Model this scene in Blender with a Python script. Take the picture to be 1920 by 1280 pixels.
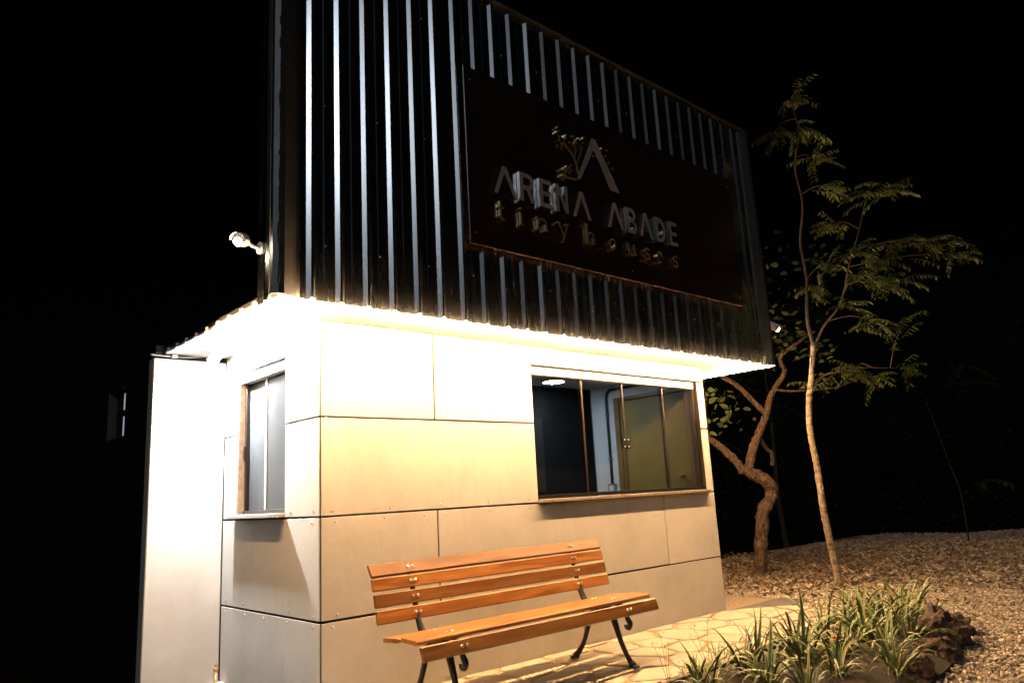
import bpy, math, random
from mathutils import Vector, Matrix, Euler, noise
from mathutils.geometry import tessellate_polygon

for o in list(bpy.data.objects):
    bpy.data.objects.remove(o)
S = bpy.context.scene
C = S.collection
RNG = random.Random(7)

# ------------------------------------------------------------------ camera
cam_d = bpy.data.cameras.new('camera')
cam_d.sensor_width = 36.0
cam_d.lens = 1406.4 / 1920 * 36.0
cam_d.clip_start = 0.05
cam_d.clip_end = 500
cam = bpy.data.objects.new('camera', cam_d)
C.objects.link(cam)
yaw, pit, rol = math.radians(42.466), math.radians(11.578), math.radians(-3.094)
fw = Vector((math.sin(yaw) * math.cos(pit), math.cos(yaw) * math.cos(pit), math.sin(pit)))
rt = Vector((math.cos(yaw), -math.sin(yaw), 0))
up = rt.cross(fw)
r2 = rt * math.cos(rol) + up * math.sin(rol)
u2 = -rt * math.sin(rol) + up * math.cos(rol)
M = Matrix((r2, u2, -fw)).transposed().to_4x4()
M.translation = Vector((-2.202, -4.183, 1.184))
cam.matrix_world = M
S.camera = cam

# ------------------------------------------------------------------ night sky, one cool distant light
W = bpy.data.worlds.new('World')
S.world = W
W.use_nodes = True
wn = W.node_tree.nodes
bg = wn['Background']
sky = wn.new('ShaderNodeTexSky')
sky.sky_type = 'NISHITA'
sky.sun_disc = False
SUN_TO = Vector((-0.63, -0.67, 0.49)).normalized()      # direction towards the light
sky.sun_elevation = math.asin(SUN_TO.z)
sky.sun_rotation = math.atan2(SUN_TO.x, SUN_TO.y)
W.node_tree.links.new(sky.outputs[0], bg.inputs[0])
bg.inputs[1].default_value = 0.00010
sd = bpy.data.lights.new('night_light', 'SUN')
sd.energy = 0.33
sd.angle = math.radians(2.0)
sd.color = (0.86, 0.93, 1.0)
sun = bpy.data.objects.new('night_light', sd)
sun.rotation_euler = SUN_TO.to_track_quat('Z', 'Y').to_euler()
C.objects.link(sun)
vs = S.view_settings
vs.view_transform = 'Standard'
vs.look = 'None'
vs.exposure = 0.0
vs.gamma = 1.0
vs.use_curve_mapping = False

# ------------------------------------------------------------------ materials
def newmat(name):
    m = bpy.data.materials.new(name)
    m.use_nodes = True
    nt = m.node_tree
    return m, nt, nt.nodes['Principled BSDF']

def N(nt, t, **kw):
    n = nt.nodes.new(t)
    for k, v in kw.items():
        if k.startswith('i_'):
            n.inputs[k[2:].replace('_', ' ')].default_value = v
        else:
            setattr(n, k, v)
    return n

def ramp(nt, fac, stops):
    n = nt.nodes.new('ShaderNodeValToRGB')
    cr = n.color_ramp
    while len(cr.elements) < len(stops):
        cr.elements.new(0.5)
    for e, (p, c) in zip(cr.elements, stops):
        e.position = p
        e.color = (*c, 1) if len(c) == 3 else c
    nt.links.new(fac, n.inputs[0])
    return n.outputs[0]

def coords(nt, scale=(1, 1, 1), kind='Object'):
    tc = N(nt, 'ShaderNodeTexCoord')
    mp = N(nt, 'ShaderNodeMapping')
    mp.inputs['Scale'].default_value = scale
    nt.links.new(tc.outputs[kind], mp.inputs[0])
    return mp.outputs[0]

def offset_by_object(nt, vec, amount=37.0):
    oi = N(nt, 'ShaderNodeObjectInfo')
    mu = N(nt, 'ShaderNodeMath', operation='MULTIPLY')
    mu.inputs[1].default_value = amount
    nt.links.new(oi.outputs['Random'], mu.inputs[0])
    ad = N(nt, 'ShaderNodeVectorMath', operation='ADD')
    nt.links.new(vec, ad.inputs[0])
    nt.links.new(mu.outputs[0], ad.inputs[1])
    return ad.outputs[0], oi.outputs['Random']

def nz(nt, vec, scale, detail=5, rough=0.6):
    n = N(nt, 'ShaderNodeTexNoise')
    n.inputs['Scale'].default_value = scale
    n.inputs['Detail'].default_value = detail
    n.inputs['Roughness'].default_value = rough
    nt.links.new(vec, n.inputs['Vector'])
    return n.outputs['Fac']

def bump(nt, bs, h, strength=0.3, dist=0.01):
    b = N(nt, 'ShaderNodeBump')
    b.inputs['Strength'].default_value = strength
    b.inputs['Distance'].default_value = dist
    nt.links.new(h, b.inputs['Height'])
    nt.links.new(b.outputs[0], bs.inputs['Normal'])

def mixc(nt, fac, a, b, mode='MIX'):
    n = N(nt, 'ShaderNodeMix', data_type='RGBA', blend_type=mode)
    if isinstance(fac, (int, float)):
        n.inputs[0].default_value = fac
    else:
        nt.links.new(fac, n.inputs[0])
    for v, i in ((a, 6), (b, 7)):
        if isinstance(v, tuple):
            n.inputs[i].default_value = (*v, 1)
        else:
            nt.links.new(v, n.inputs[i])
    return n.outputs[2]

def plain(name, col, rough=0.5, metal=0.0, var=0.15, scale=8.0, bmp=0.0, spec=0.5):
    m, nt, b = newmat(name)
    v = coords(nt)
    f = nz(nt, v, scale)
    lo = tuple(c * (1 - var) for c in col)
    hi = tuple(min(1, c * (1 + var)) for c in col)
    nt.links.new(ramp(nt, f, [(0.3, lo), (0.7, hi)]), b.inputs['Base Color'])
    b.inputs['Roughness'].default_value = rough
    b.inputs['Metallic'].default_value = metal
    b.inputs['Specular IOR Level'].default_value = spec
    if bmp:
        bump(nt, b, nz(nt, v, scale * 4), bmp, 0.004)
    return m

def emit(name, col, strength):
    m, nt, b = newmat(name)
    b.inputs['Base Color'].default_value = (*col, 1)
    b.inputs['Emission Color'].default_value = (*col, 1)
    b.inputs['Emission Strength'].default_value = strength
    return m

def cement_board():
    m, nt, b = newmat('cement board')
    v0 = coords(nt)
    v, rnd = offset_by_object(nt, v0)
    big = nz(nt, v, 1.6, 6, 0.62)
    fine = nz(nt, v, 26, 4, 0.7)
    base = ramp(nt, big, [(0.28, (0.350, 0.330, 0.295)), (0.5, (0.415, 0.395, 0.358)), (0.72, (0.46, 0.44, 0.40))])
    c = mixc(nt, ramp(nt, fine, [(0.35, (0.0,) * 3), (0.75, (0.35,) * 3)]), base, (0.33, 0.31, 0.28))
    # a few rusty / muddy drips and scuffs
    vs_, _ = offset_by_object(nt, coords(nt, (9, 9, 1.2)), 11)
    st = nz(nt, vs_, 1.5, 3, 0.5)
    c = mixc(nt, ramp(nt, st, [(0.58, (0.0,) * 3), (0.80, (0.26,) * 3)]), c, (0.29, 0.26, 0.22))
    sp = nz(nt, v, 60, 2, 0.5)
    c = mixc(nt, ramp(nt, sp, [(0.68, (0.0,) * 3), (0.74, (0.28,) * 3)]), c, (0.24, 0.205, 0.165))
    hv = N(nt, 'ShaderNodeHueSaturation')
    mr = N(nt, 'ShaderNodeMapRange')
    mr.inputs['To Min'].default_value = 0.92
    mr.inputs['To Max'].default_value = 1.06
    nt.links.new(rnd, mr.inputs['Value'])
    nt.links.new(mr.outputs[0], hv.inputs['Value'])
    nt.links.new(c, hv.inputs['Color'])
    nt.links.new(hv.outputs[0], b.inputs['Base Color'])
    b.inputs['Roughness'].default_value = 0.72
    b.inputs['Specular IOR Level'].default_value = 0.3
    bump(nt, b, fine, 0.12, 0.003)
    return m

def wood():
    m, nt, b = newmat('varnished wood')
    v0 = coords(nt, (0.9, 9, 9))
    v, rnd = offset_by_object(nt, v0)
    w = nz(nt, v, 1.1, 4, 0.55)
    g = nz(nt, coords(nt, (2, 60, 60)), 2.0, 4, 0.6)
    a = ramp(nt, w, [(0.25, (0.10, 0.034, 0.008)), (0.42, (0.22, 0.086, 0.020)), (0.56, (0.34, 0.150, 0.040)),
                     (0.62, (0.17, 0.060, 0.013)), (0.8, (0.30, 0.125, 0.032))])
    c = mixc(nt, ramp(nt, g, [(0.4, (0.0,) * 3), (0.7, (0.45,) * 3)]), a, (0.20, 0.066, 0.014))
    hv = N(nt, 'ShaderNodeHueSaturation')
    mr = N(nt, 'ShaderNodeMapRange')
    mr.inputs['To Min'].default_value = 0.62
    mr.inputs['To Max'].default_value = 1.22
    nt.links.new(rnd, mr.inputs['Value'])
    nt.links.new(mr.outputs[0], hv.inputs['Value'])
    nt.links.new(c, hv.inputs['Color'])
    nt.links.new(hv.outputs[0], b.inputs['Base Color'])
    b.inputs['Roughness'].default_value = 0.38
    b.inputs['Coat Weight'].default_value = 0.35
    b.inputs['Coat Roughness'].default_value = 0.3
    bump(nt, b, g, 0.06, 0.002)
    return m

def cladding():
    m, nt, b = newmat('black enamelled sheet')
    v = coords(nt)
    f = nz(nt, v, 3.0, 5)
    nt.links.new(ramp(nt, f, [(0.3, (0.33, 0.347, 0.372)), (0.7, (0.37, 0.388, 0.412))]), b.inputs['Base Color'])
    nt.links.new(ramp(nt, nz(nt, coords(nt, (6, 6, 0.6)), 2.5), [(0.3, (0.25,) * 3), (0.7, (0.29,) * 3)]), b.inputs['Roughness'])
    b.inputs['Metallic'].default_value = 1.0
    bump(nt, b, nz(nt, coords(nt, (1, 1, 0.35)), 3.0, 2), 0.05, 0.0012)
    return m

def glass(name, tint, refl=1.0):
    m = bpy.data.materials.new(name)
    m.use_nodes = True
    nt = m.node_tree
    nt.nodes.clear()
    out = N(nt, 'ShaderNodeOutputMaterial')
    tr = N(nt, 'ShaderNodeBsdfTransparent')
    tr.inputs[0].default_value = (*tint, 1)
    gl = N(nt, 'ShaderNodeBsdfGlossy')
    gl.inputs['Roughness'].default_value = 0.015
    fr = N(nt, 'ShaderNodeFresnel')
    fr.inputs[0].default_value = 1.45
    mx = N(nt, 'ShaderNodeMixShader')
    mu = N(nt, 'ShaderNodeMath', operation='MULTIPLY')
    mu.inputs[1].default_value = refl
    nt.links.new(fr.outputs[0], mu.inputs[0])
    nt.links.new(mu.outputs[0], mx.inputs[0])
    nt.links.new(tr.outputs[0], mx.inputs[1])
    nt.links.new(gl.outputs[0], mx.inputs[2])
    nt.links.new(mx.outputs[0], out.inputs[0])
    return m

def frosted():
    m = glass('dusty film glass', (0.86, 0.90, 0.92), 0.7)
    nt = m.node_tree
    out = [n for n in nt.nodes if n.type == 'OUTPUT_MATERIAL'][0]
    base = out.inputs[0].links[0].from_socket
    df = N(nt, 'ShaderNodeBsdfDiffuse')
    f = nz(nt, coords(nt, (1, 1, .3)), 4, 4)
    nt.links.new(ramp(nt, f, [(0.3, (0.060, 0.065, 0.068)), (0.7, (0.085, 0.090, 0.094))]), df.inputs[0])
    mx = N(nt, 'ShaderNodeMixShader')
    mx.inputs[0].default_value = 0.5
    nt.links.new(base, mx.inputs[1])
    nt.links.new(df.outputs[0], mx.inputs[2])
    nt.links.new(mx.outputs[0], out.inputs[0])
    return m

def island(name, stops, rough=0.8, bmp=0.3, bscale=60):
    m, nt, b = newmat(name)
    g = N(nt, 'ShaderNodeNewGeometry')
    c = ramp(nt, g.outputs['Random Per Island'], stops)
    f = nz(nt, coords(nt), bscale, 4)
    c = mixc(nt, ramp(nt, f, [(0.35, (0.55,) * 3), (0.65, (0.0,) * 3)]), c, (0.12, 0.10, 0.08))
    nt.links.new(c, b.inputs['Base Color'])
    b.inputs['Roughness'].default_value = rough
    bump(nt, b, f, bmp, 0.004)
    return m

def bark(name, stops, sx=(14, 14, 3), scale=3.0, rings=False):
    m, nt, b = newmat(name)
    f = nz(nt, coords(nt, sx), scale, 6, 0.7)
    c = ramp(nt, f, stops)
    if rings:
        r = nz(nt, coords(nt, (7, 7, 22)), 1.0, 4, 0.65)
        c = mixc(nt, ramp(nt, r, [(0.54, (0.0,) * 3), (0.62, (0.85,) * 3)]), c, (0.05, 0.035, 0.022))
    nt.links.new(c, b.inputs['Base Color'])
    b.inputs['Roughness'].default_value = 0.9
    bump(nt, b, f, 1.0, 0.03)
    return m

def strap_leaf():
    m, nt, b = newmat('striped strap leaf')
    uv = N(nt, 'ShaderNodeUVMap')
    uv.uv_map = 'leaf'
    sx = N(nt, 'ShaderNodeSeparateXYZ')
    nt.links.new(uv.outputs[0], sx.inputs[0])
    c = ramp(nt, sx.outputs[0], [(0.0, (0.26, 0.27, 0.12)), (0.15, (0.23, 0.25, 0.10)), (0.22, (0.062, 0.115, 0.026)),
                                 (0.5, (0.050, 0.098, 0.022)), (0.78, (0.062, 0.115, 0.026)), (0.85, (0.23, 0.25, 0.10))])
    oi = N(nt, 'ShaderNodeObjectInfo')
    c = mixc(nt, ramp(nt, oi.outputs['Random'], [(0.80, (0.0,) * 3), (0.98, (0.65,) * 3)]), c, (0.30, 0.22, 0.08))
    nt.links.new(c, b.inputs['Base Color'])
    b.inputs['Roughness'].default_value = 0.5
    b.inputs['Subsurface Weight'].default_value = 0.0
    return m

def leafmat(name, a, c2, rough=0.45, spec=0.5):
    m, nt, b = newmat(name)
    g = N(nt, 'ShaderNodeNewGeometry')
    nt.links.new(ramp(nt, g.outputs['Random Per Island'], [(0.0, a), (1.0, c2)]), b.inputs['Base Color'])
    b.inputs['Roughness'].default_value = rough
    b.inputs['Specular IOR Level'].default_value = spec
    return m

def stone_paver():
    m, nt, b = newmat('sandstone paver')
    v, rnd = offset_by_object(nt, coords(nt))
    f = nz(nt, v, 3.0, 6, 0.65)
    c = ramp(nt, f, [(0.25, (0.25, 0.21, 0.15)), (0.5, (0.33, 0.285, 0.21)), (0.75, (0.40, 0.35, 0.27))])
    c2 = ramp(nt, rnd, [(0.0, (0.29, 0.24, 0.17)), (0.5, (0.35, 0.31, 0.24)), (1.0, (0.39, 0.33, 0.25))])
    c = mixc(nt, 0.5, c, c2)
    d = nz(nt, v, 22, 5, 0.7)
    c = mixc(nt, ramp(nt, d, [(0.55, (0.0,) * 3), (0.75, (0.35,) * 3)]), c, (0.20, 0.155, 0.10))
    nt.links.new(c, b.inputs['Base Color'])
    b.inputs['Roughness'].default_value = 0.75
    bump(nt, b, nz(nt, v, 14, 5), 0.35, 0.006)
    return m

MT = dict(
    board=cement_board(), wood=wood(), clad=cladding(),
    core=plain('dark joint backing', (0.006, 0.004, 0.003), 0.9),
    stucco=plain('white stucco', (0.37, 0.355, 0.33), 0.85, var=0.13, scale=2.2, bmp=0.3),
    soffit=plain('white soffit board', (0.82, 0.80, 0.78), 0.7, var=0.03),
    black=plain('black painted metal', (0.012, 0.012, 0.012), 0.45),
    latch=plain('matt black latch', (0.003, 0.003, 0.003), 0.8, spec=0.08),
    iron=plain('cast iron black enamel', (0.010, 0.009, 0.008), 0.42, bmp=0.2, scale=30),
    darkwall=plain('near-black wall and dark doorway', (0.005, 0.005, 0.006), 0.9, spec=0.15),
    steel=plain('galvanised screw', (0.55, 0.54, 0.52), 0.35, metal=1.0),
    bolt=plain('zinc bolt head', (0.72, 0.70, 0.66), 0.28, metal=1.0),
    trim=plain('black flashing', (0.20, 0.21, 0.22), 0.48, metal=1.0, scale=14, bmp=0.25),
    sealant=plain('crumbling sealant foam', (0.02, 0.019, 0.016), 0.9, scale=20, bmp=0.8),
    alu=plain('bronze aluminium', (0.026, 0.019, 0.015), 0.35, metal=0.5),
    alu_dark=plain('dark aluminium', (0.014, 0.011, 0.010), 0.4, metal=0.5),
    alu_pale=plain('pale aluminium', (0.60, 0.55, 0.50), 0.45, metal=0.1),
    sill=plain('stone sill', (0.28, 0.24, 0.20), 0.6, scale=25, var=0.3, bmp=0.3),
    sill_dark=plain('dark stone sill', (0.15, 0.115, 0.09), 0.6, scale=25, var=0.4, bmp=0.4),
    glass=glass('tinted glass', (0.80, 0.82, 0.82), 0.55),
    glass_l=glass('pale glass', (0.90, 0.92, 0.93), 0.8),
    glass_f=frosted(),
    room=plain('white interior plaster', (0.60, 0.63, 0.66), 0.85, var=0.05),
    door=plain('olive timber door', (0.21, 0.150, 0.036), 0.55, var=0.18, scale=4),
    doorframe=plain('brown door frame', (0.16, 0.095, 0.035), 0.5),
    plastic=plain('black plastic conduit', (0.012, 0.012, 0.012), 0.4),
    white=plain('white plastic', (0.72, 0.73, 0.74), 0.4, var=0.03),
    grey=plain('grey plastic', (0.2, 0.2, 0.2), 0.5),
    board_sign=plain('dark maroon composite panel', (0.020, 0.0085, 0.0075), 0.26, var=0.1, spec=0.9),
    chrome=plain('polished steel returns', (0.80, 0.79, 0.78), 0.13, metal=1.0, var=0.03),
    gold=plain('polished gold returns', (0.85, 0.68, 0.34), 0.13, metal=1.0, var=0.03),
    bronze_face=plain('brushed steel faces', (0.74, 0.60, 0.50), 0.30, metal=0.58, var=0.06),
    gold_face=plain('dark gold faces', (0.62, 0.46, 0.20), 0.28, metal=0.66, var=0.06),
    paver=stone_paver(),
    grout=plain('sandy mortar', (0.26, 0.195, 0.12), 0.95, var=0.25, scale=20, bmp=0.5),
    soil=plain('dark soil', (0.020, 0.013, 0.008), 0.95, var=0.5, scale=12, bmp=0.8),
    earth=plain('dark earth', (0.012, 0.010, 0.007), 1.0, var=0.4, scale=3, spec=0.0),
    subsoil=plain('gravelly sand', (0.20, 0.155, 0.105), 0.95, var=0.45, scale=40, bmp=0.8),
    concrete=plain('grey concrete', (0.075, 0.07, 0.065), 0.9, var=0.2, scale=10, bmp=0.3),
    pebble=island('pale limestone chippings', [(0.0, (0.18, 0.14, 0.095)), (0.35, (0.33, 0.275, 0.20)), (0.75, (0.46, 0.395, 0.30)), (1.0, (0.64, 0.57, 0.46))]),
    litter=island('dry leaf litter', [(0.0, (0.06, 0.033, 0.014)), (0.6, (0.15, 0.088, 0.035)), (1.0, (0.26, 0.17, 0.075))], bmp=0.1),
    rock=plain('red brown rock', (0.13, 0.065, 0.036), 0.85, var=0.6, scale=6, bmp=1.0),
    rock_dark=plain('dark brown rock', (0.055, 0.032, 0.020), 0.85, var=0.6, scale=6, bmp=1.0),
    bark1=bark('rough brown bark', [(0.36, (0.012, 0.007, 0.004)), (0.47, (0.060, 0.034, 0.018)), (0.56, (0.10, 0.060, 0.032)), (0.7, (0.16, 0.10, 0.055))], (9, 9, 3.5), 4.0),
    bark2=bark('smooth pale bark', [(0.3, (0.12, 0.085, 0.05)), (0.55, (0.24, 0.185, 0.125)), (0.75, (0.36, 0.295, 0.21))], (5, 5, 8), 2.0, True),
    bark3=bark('shade-darkened brown twig bark', [(0.3, (0.03, 0.021, 0.014)), (0.7, (0.08, 0.058, 0.036))]),  # upper branches darker than the trunk: missing lamp light is in the colour
    bark4=bark('dimmed sapling bark', [(0.3, (0.010, 0.008, 0.005)), (0.7, (0.024, 0.018, 0.012))]),  # bark colour lowered so the saplings look unlit
    strap=strap_leaf(),
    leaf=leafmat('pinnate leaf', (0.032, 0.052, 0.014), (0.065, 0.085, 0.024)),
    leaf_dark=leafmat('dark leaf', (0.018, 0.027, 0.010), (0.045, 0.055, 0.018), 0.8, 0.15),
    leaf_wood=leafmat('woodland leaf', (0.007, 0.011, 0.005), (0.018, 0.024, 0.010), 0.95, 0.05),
    herb=leafmat('herb leaf', (0.05, 0.10, 0.02), (0.10, 0.17, 0.04)),
    petal=plain('red petal', (0.42, 0.035, 0.012), 0.5),
    brass=plain('brass fitting', (0.65, 0.40, 0.18), 0.35, metal=1.0),
    rope=emit('warm LED rope', (1.0, 0.595, 0.285), 1420.0),
    flood=emit('cool white LED', (0.93, 0.97, 1.0), 19000.0),
    ceil=emit('cool ceiling LED', (0.80, 0.90, 1.0), 330.0),
    spot=emit('warm camera LED', (1.0, 0.80, 0.55), 300.0),
    pane_lit=emit('dim lit pane', (0.60, 0.70, 0.85), 0.42),
)

# ------------------------------------------------------------------ mesh helpers
def link(name, me, mat, parent=None):
    o = bpy.data.objects.new(name, me)
    if mat is not None and not me.materials:
        me.materials.append(mat)
    C.objects.link(o)
    if parent is not None:
        o.parent = parent
    return o

class MB:
    def __init__(s):
        s.v, s.f = [], []
    def add(s, v, f):
        n = len(s.v)
        s.v += [tuple(p) for p in v]
        s.f += [tuple(i + n for i in q) for q in f]
        return s
    def box(s, x0, x1, y0, y1, z0, z1, b=0.0):
        if b <= 0:
            s.add([(x0, y0, z0), (x1, y0, z0), (x1, y1, z0), (x0, y1, z0), (x0, y0, z1), (x1, y0, z1), (x1, y1, z1), (x0, y1, z1)],
                  [(3, 2, 1, 0), (4, 5, 6, 7), (0, 1, 5, 4), (1, 2, 6, 5), (2, 3, 7, 6), (3, 0, 4, 7)])
            return s
        # chamfered box: 24 vertices
        X, Y, Z = (x0, x1), (y0, y1), (z0, z1)
        idx, vv = {}, []
        for i in (0, 1):
            for j in (0, 1):
                for k in (0, 1):
                    sx, sy, sz = (b if i == 0 else -b), (b if j == 0 else -b), (b if k == 0 else -b)
                    for a, p in enumerate(((X[i], Y[j] + sy, Z[k] + sz), (X[i] + sx, Y[j], Z[k] + sz), (X[i] + sx, Y[j] + sy, Z[k]))):
                        idx[(i, j, k, a)] = len(vv)
                        vv.append(p)
        ff = []
        for a in range(3):
            for side in (0, 1):
                o1, o2 = [q for q in range(3) if q != a]
                q = []
                for m_, n_ in ((0, 0), (1, 0), (1, 1), (0, 1)):
                    t = [0, 0, 0]; t[a] = side; t[o1] = m_; t[o2] = n_
                    q.append(idx[(*t, a)])
                ff.append(q)
        for a in range(3):
            o1, o2 = [q for q in range(3) if q != a]
            for m_ in (0, 1):
                for n_ in (0, 1):
                    t0 = [0, 0, 0]; t0[o1] = m_; t0[o2] = n_
                    t1 = list(t0); t1[a] = 1
                    ff.append([idx[(*t0, o1)], idx[(*t1, o1)], idx[(*t1, o2)], idx[(*t0, o2)]])
        for i in (0, 1):
            for j in (0, 1):
                for k in (0, 1):
                    ff.append([idx[(i, j, k, a)] for a in range(3)])
        s.add(vv, ff)
        return s
    def tube(s, pts, rad, n=8, cap=True, jitter=0.0, seed=0):
        pts = [Vector(p) for p in pts]
        if not hasattr(rad, '__len__'):
            rad = [rad] * len(pts)
        base = len(s.v)
        prev = None
        for i, p in enumerate(pts):
            d = (pts[min(i + 1, len(pts) - 1)] - pts[max(i - 1, 0)]).normalized()
            a = prev if prev is not None else (Vector((0, 0, 1)) if abs(d.z) < 0.9 else Vector((1, 0, 0)))
            a = (a - d * a.dot(d)).normalized()
            prev = a
            b = d.cross(a)
            for k in range(n):
                t = 2 * math.pi * k / n
                r = rad[i]
                q = p + (a * math.cos(t) + b * math.sin(t)) * r
                if jitter:
                    r2_ = r * (1 + jitter * noise.noise(q * (0.55 / max(r, .01)) + Vector((seed, 0, 0))))
                    r2_ += r * jitter * .45 * noise.noise(q * (2.6 / max(r, .01)) * Vector((1, 1, 1)).length / 1.732)
                    q = p + (a * math.cos(t) + b * math.sin(t)) * r2_
                s.v.append(tuple(q))
        for i in range(len(pts) - 1):
            for k in range(n):
                k2 = (k + 1) % n
                s.f.append((base + i * n + k, base + i * n + k2, base + (i + 1) * n + k2, base + (i + 1) * n + k))
        if cap:
            s.f.append(tuple(base + k for k in reversed(range(n))))
            e = base + (len(pts) - 1) * n
            s.f.append(tuple(e + k for k in range(n)))
        return s
    def lathe(s, prof, origin, axis, n=12):
        """prof: (distance along axis, radius)"""
        o, ax = Vector(origin), Vector(axis).normalized()
        return s.tube([o + ax * d for d, r in prof], [max(r, 1e-4) for d, r in prof], n)
    def prism(s, loops, place, depth):
        """loops: outline plus holes in 2D; place(u, v, w) -> 3D point"""
        P = [[Vector((a, b, 0)) for a, b in l] for l in loops]
        tris = tessellate_polygon(P)
        flat = [q for l in loops for q in l]
        n = len(flat)
        vv = [place(a, b, 0.0) for a, b in flat] + [place(a, b, depth) for a, b in flat]
        ff = [t for t in tris] + [tuple(i + n for i in reversed(t)) for t in tris]
        st = 0
        for l in loops:
            L = len(l)
            for i in range(L):
                j = (i + 1) % L
                ff.append((st + i, st + j, st + j + n, st + i + n))
            st += L
        return s.add(vv, ff)
    def mesh(s, name, smooth=False, fix=True):
        me = bpy.data.meshes.new(name)
        me.from_pydata(s.v, [], s.f)
        me.validate()
        if fix:
            import bmesh
            bm = bmesh.new(); bm.from_mesh(me)
            bmesh.ops.recalc_face_normals(bm, faces=bm.faces)
            bm.to_mesh(me); bm.free()
        if smooth:
            me.polygons.foreach_set('use_smooth', [True] * len(me.polygons))
        me.update()
        return me
    def build(s, name, mat, parent=None, smooth=False, fix=True):
        return link(name, s.mesh(name, smooth, fix), mat, parent)

def tag(o, label, cat, group=None):
    o['label'] = label
    o['category'] = cat
    if group:
        o['group'] = group
    return o

def thing(name, label, cat, loc=(0, 0, 0), group=None):
    o = bpy.data.objects.new(name, None)
    o.location = loc
    o.empty_display_size = 0.2
    C.objects.link(o)
    return tag(o, label, cat, group)

def struct(o, kind='structure'):
    o['kind'] = kind
    return o

def smooth_path(pts, sub=5):
    P = [Vector(p) for p in pts]
    out = []
    for i in range(len(P) - 1):
        p0, p1, p2, p3 = P[max(i - 1, 0)], P[i], P[i + 1], P[min(i + 2, len(P) - 1)]
        for k in range(sub):
            t = k / sub
            out.append(0.5 * ((2 * p1) + (p2 - p0) * t + (2 * p0 - 5 * p1 + 4 * p2 - p3) * t * t + (3 * p1 - p0 - 3 * p2 + p3) * t ** 3))
    out.append(P[-1])
    return out

def bx(name, mat, parent, x0, x1, y0, y1, z0, z1, b=0.0):
    return MB().box(x0, x1, y0, y1, z0, z1, b).build(name, mat, parent)

GZ = 0.045      # level of the paving against the wall

# ------------------------------------------------------------------ setting: ground
def ground_h(x, y):
    h = 0.0
    h += 0.10 * math.exp(-((x - 9.8) ** 2 / 4.0 + (y - 0.2) ** 2 / 2.0))
    h += 0.18 * max(0.0, min(1.0, (x - 8.5) / 5.0)) * max(0.0, min(1.0, (1.2 - y) / 2.5))
    return h

def sheet(name, mat, x0, x1, y0, y1, n, m, zf):
    mb = MB()
    vv = [(x0 + (x1 - x0) * i / n, y0 + (y1 - y0) * j / m, 0) for j in range(m + 1) for i in range(n + 1)]
    vv = [(x, y, zf(x, y)) for x, y, z in vv]
    ff = [(j * (n + 1) + i, j * (n + 1) + i + 1, (j + 1) * (n + 1) + i + 1, (j + 1) * (n + 1) + i) for j in range(m) for i in range(n)]
    return mb.add(vv, ff).build(name, mat, None, True, False)

struct(sheet('ground', MT['earth'], -150, 170, -150, 170, 2, 2, lambda x, y: -0.20))
struct(sheet('gravel_bed_ground', MT['subsoil'], 1.2, 15.5, -6.0, 4.2, 72, 50, lambda x, y: ground_h(x, y) + 0.006 * noise.noise(Vector((x * 4, y * 4, 0)))
             - 0.3 * max(0, min(1, (y - 3.0))) - 0.3 * max(0, min(1, x - 14.0))))

# crazy paving path: irregular stones in mortar
PATH = [(-1.3, -0.004), (-1.3, -1.20), (3.42, -1.17), (3.9, -1.08), (4.35, -0.92), (4.62, -0.62), (4.66, -0.38), (4.45, -0.22), (4.17, -0.19), (4.16, -0.004)]
path = MB().prism([PATH], lambda u, v, w: (u, v, -0.25 + w), 0.25 + GZ - 0.010).build('stone_path', MT['grout'])
struct(path)

def clip(poly, a, b, c):
    """keep a*x + b*y <= c"""
    out = []
    for i in range(len(poly)):
        p, q = poly[i], poly[(i + 1) % len(poly)]
        dp, dq = a * p[0] + b * p[1] - c, a * q[0] + b * q[1] - c
        if dp <= 0:
            out.append(p)
        if (dp < 0 < dq) or (dq < 0 < dp):
            t = dp / (dp - dq)
            out.append((p[0] + (q[0] - p[0]) * t, p[1] + (q[1] - p[1]) * t))
    return out

def area(p):
    return 0.5 * sum(p[i][0] * p[(i + 1) % len(p)][1] - p[(i + 1) % len(p)][0] * p[i][1] for i in range(len(p)))

def inset(poly, d):
    """inset of a convex counter-clockwise polygon by clipping"""
    out = list(poly)
    n = len(poly)
    for i in range(n):
        p, q = poly[i], poly[(i + 1) % n]
        ex, ey = q[0] - p[0], q[1] - p[1]
        l = math.hypot(ex, ey)
        if l < 1e-6:
            continue
        nx, ny = ey / l, -ex / l
        out = clip(out, nx, ny, nx * p[0] + ny * p[1] - d)
        if len(out) < 3:
            return []
    return out

seeds = []
rg = random.Random(21)
tries = 0
while tries < 5000:
    tries += 1
    p = (rg.uniform(-1.4, 4.9), rg.uniform(-1.35, 0.1))
    if all((p[0] - q[0]) ** 2 / 1.7 + (p[1] - q[1]) ** 2 > 0.245 ** 2 for q in seeds):
        seeds.append(p)
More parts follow.
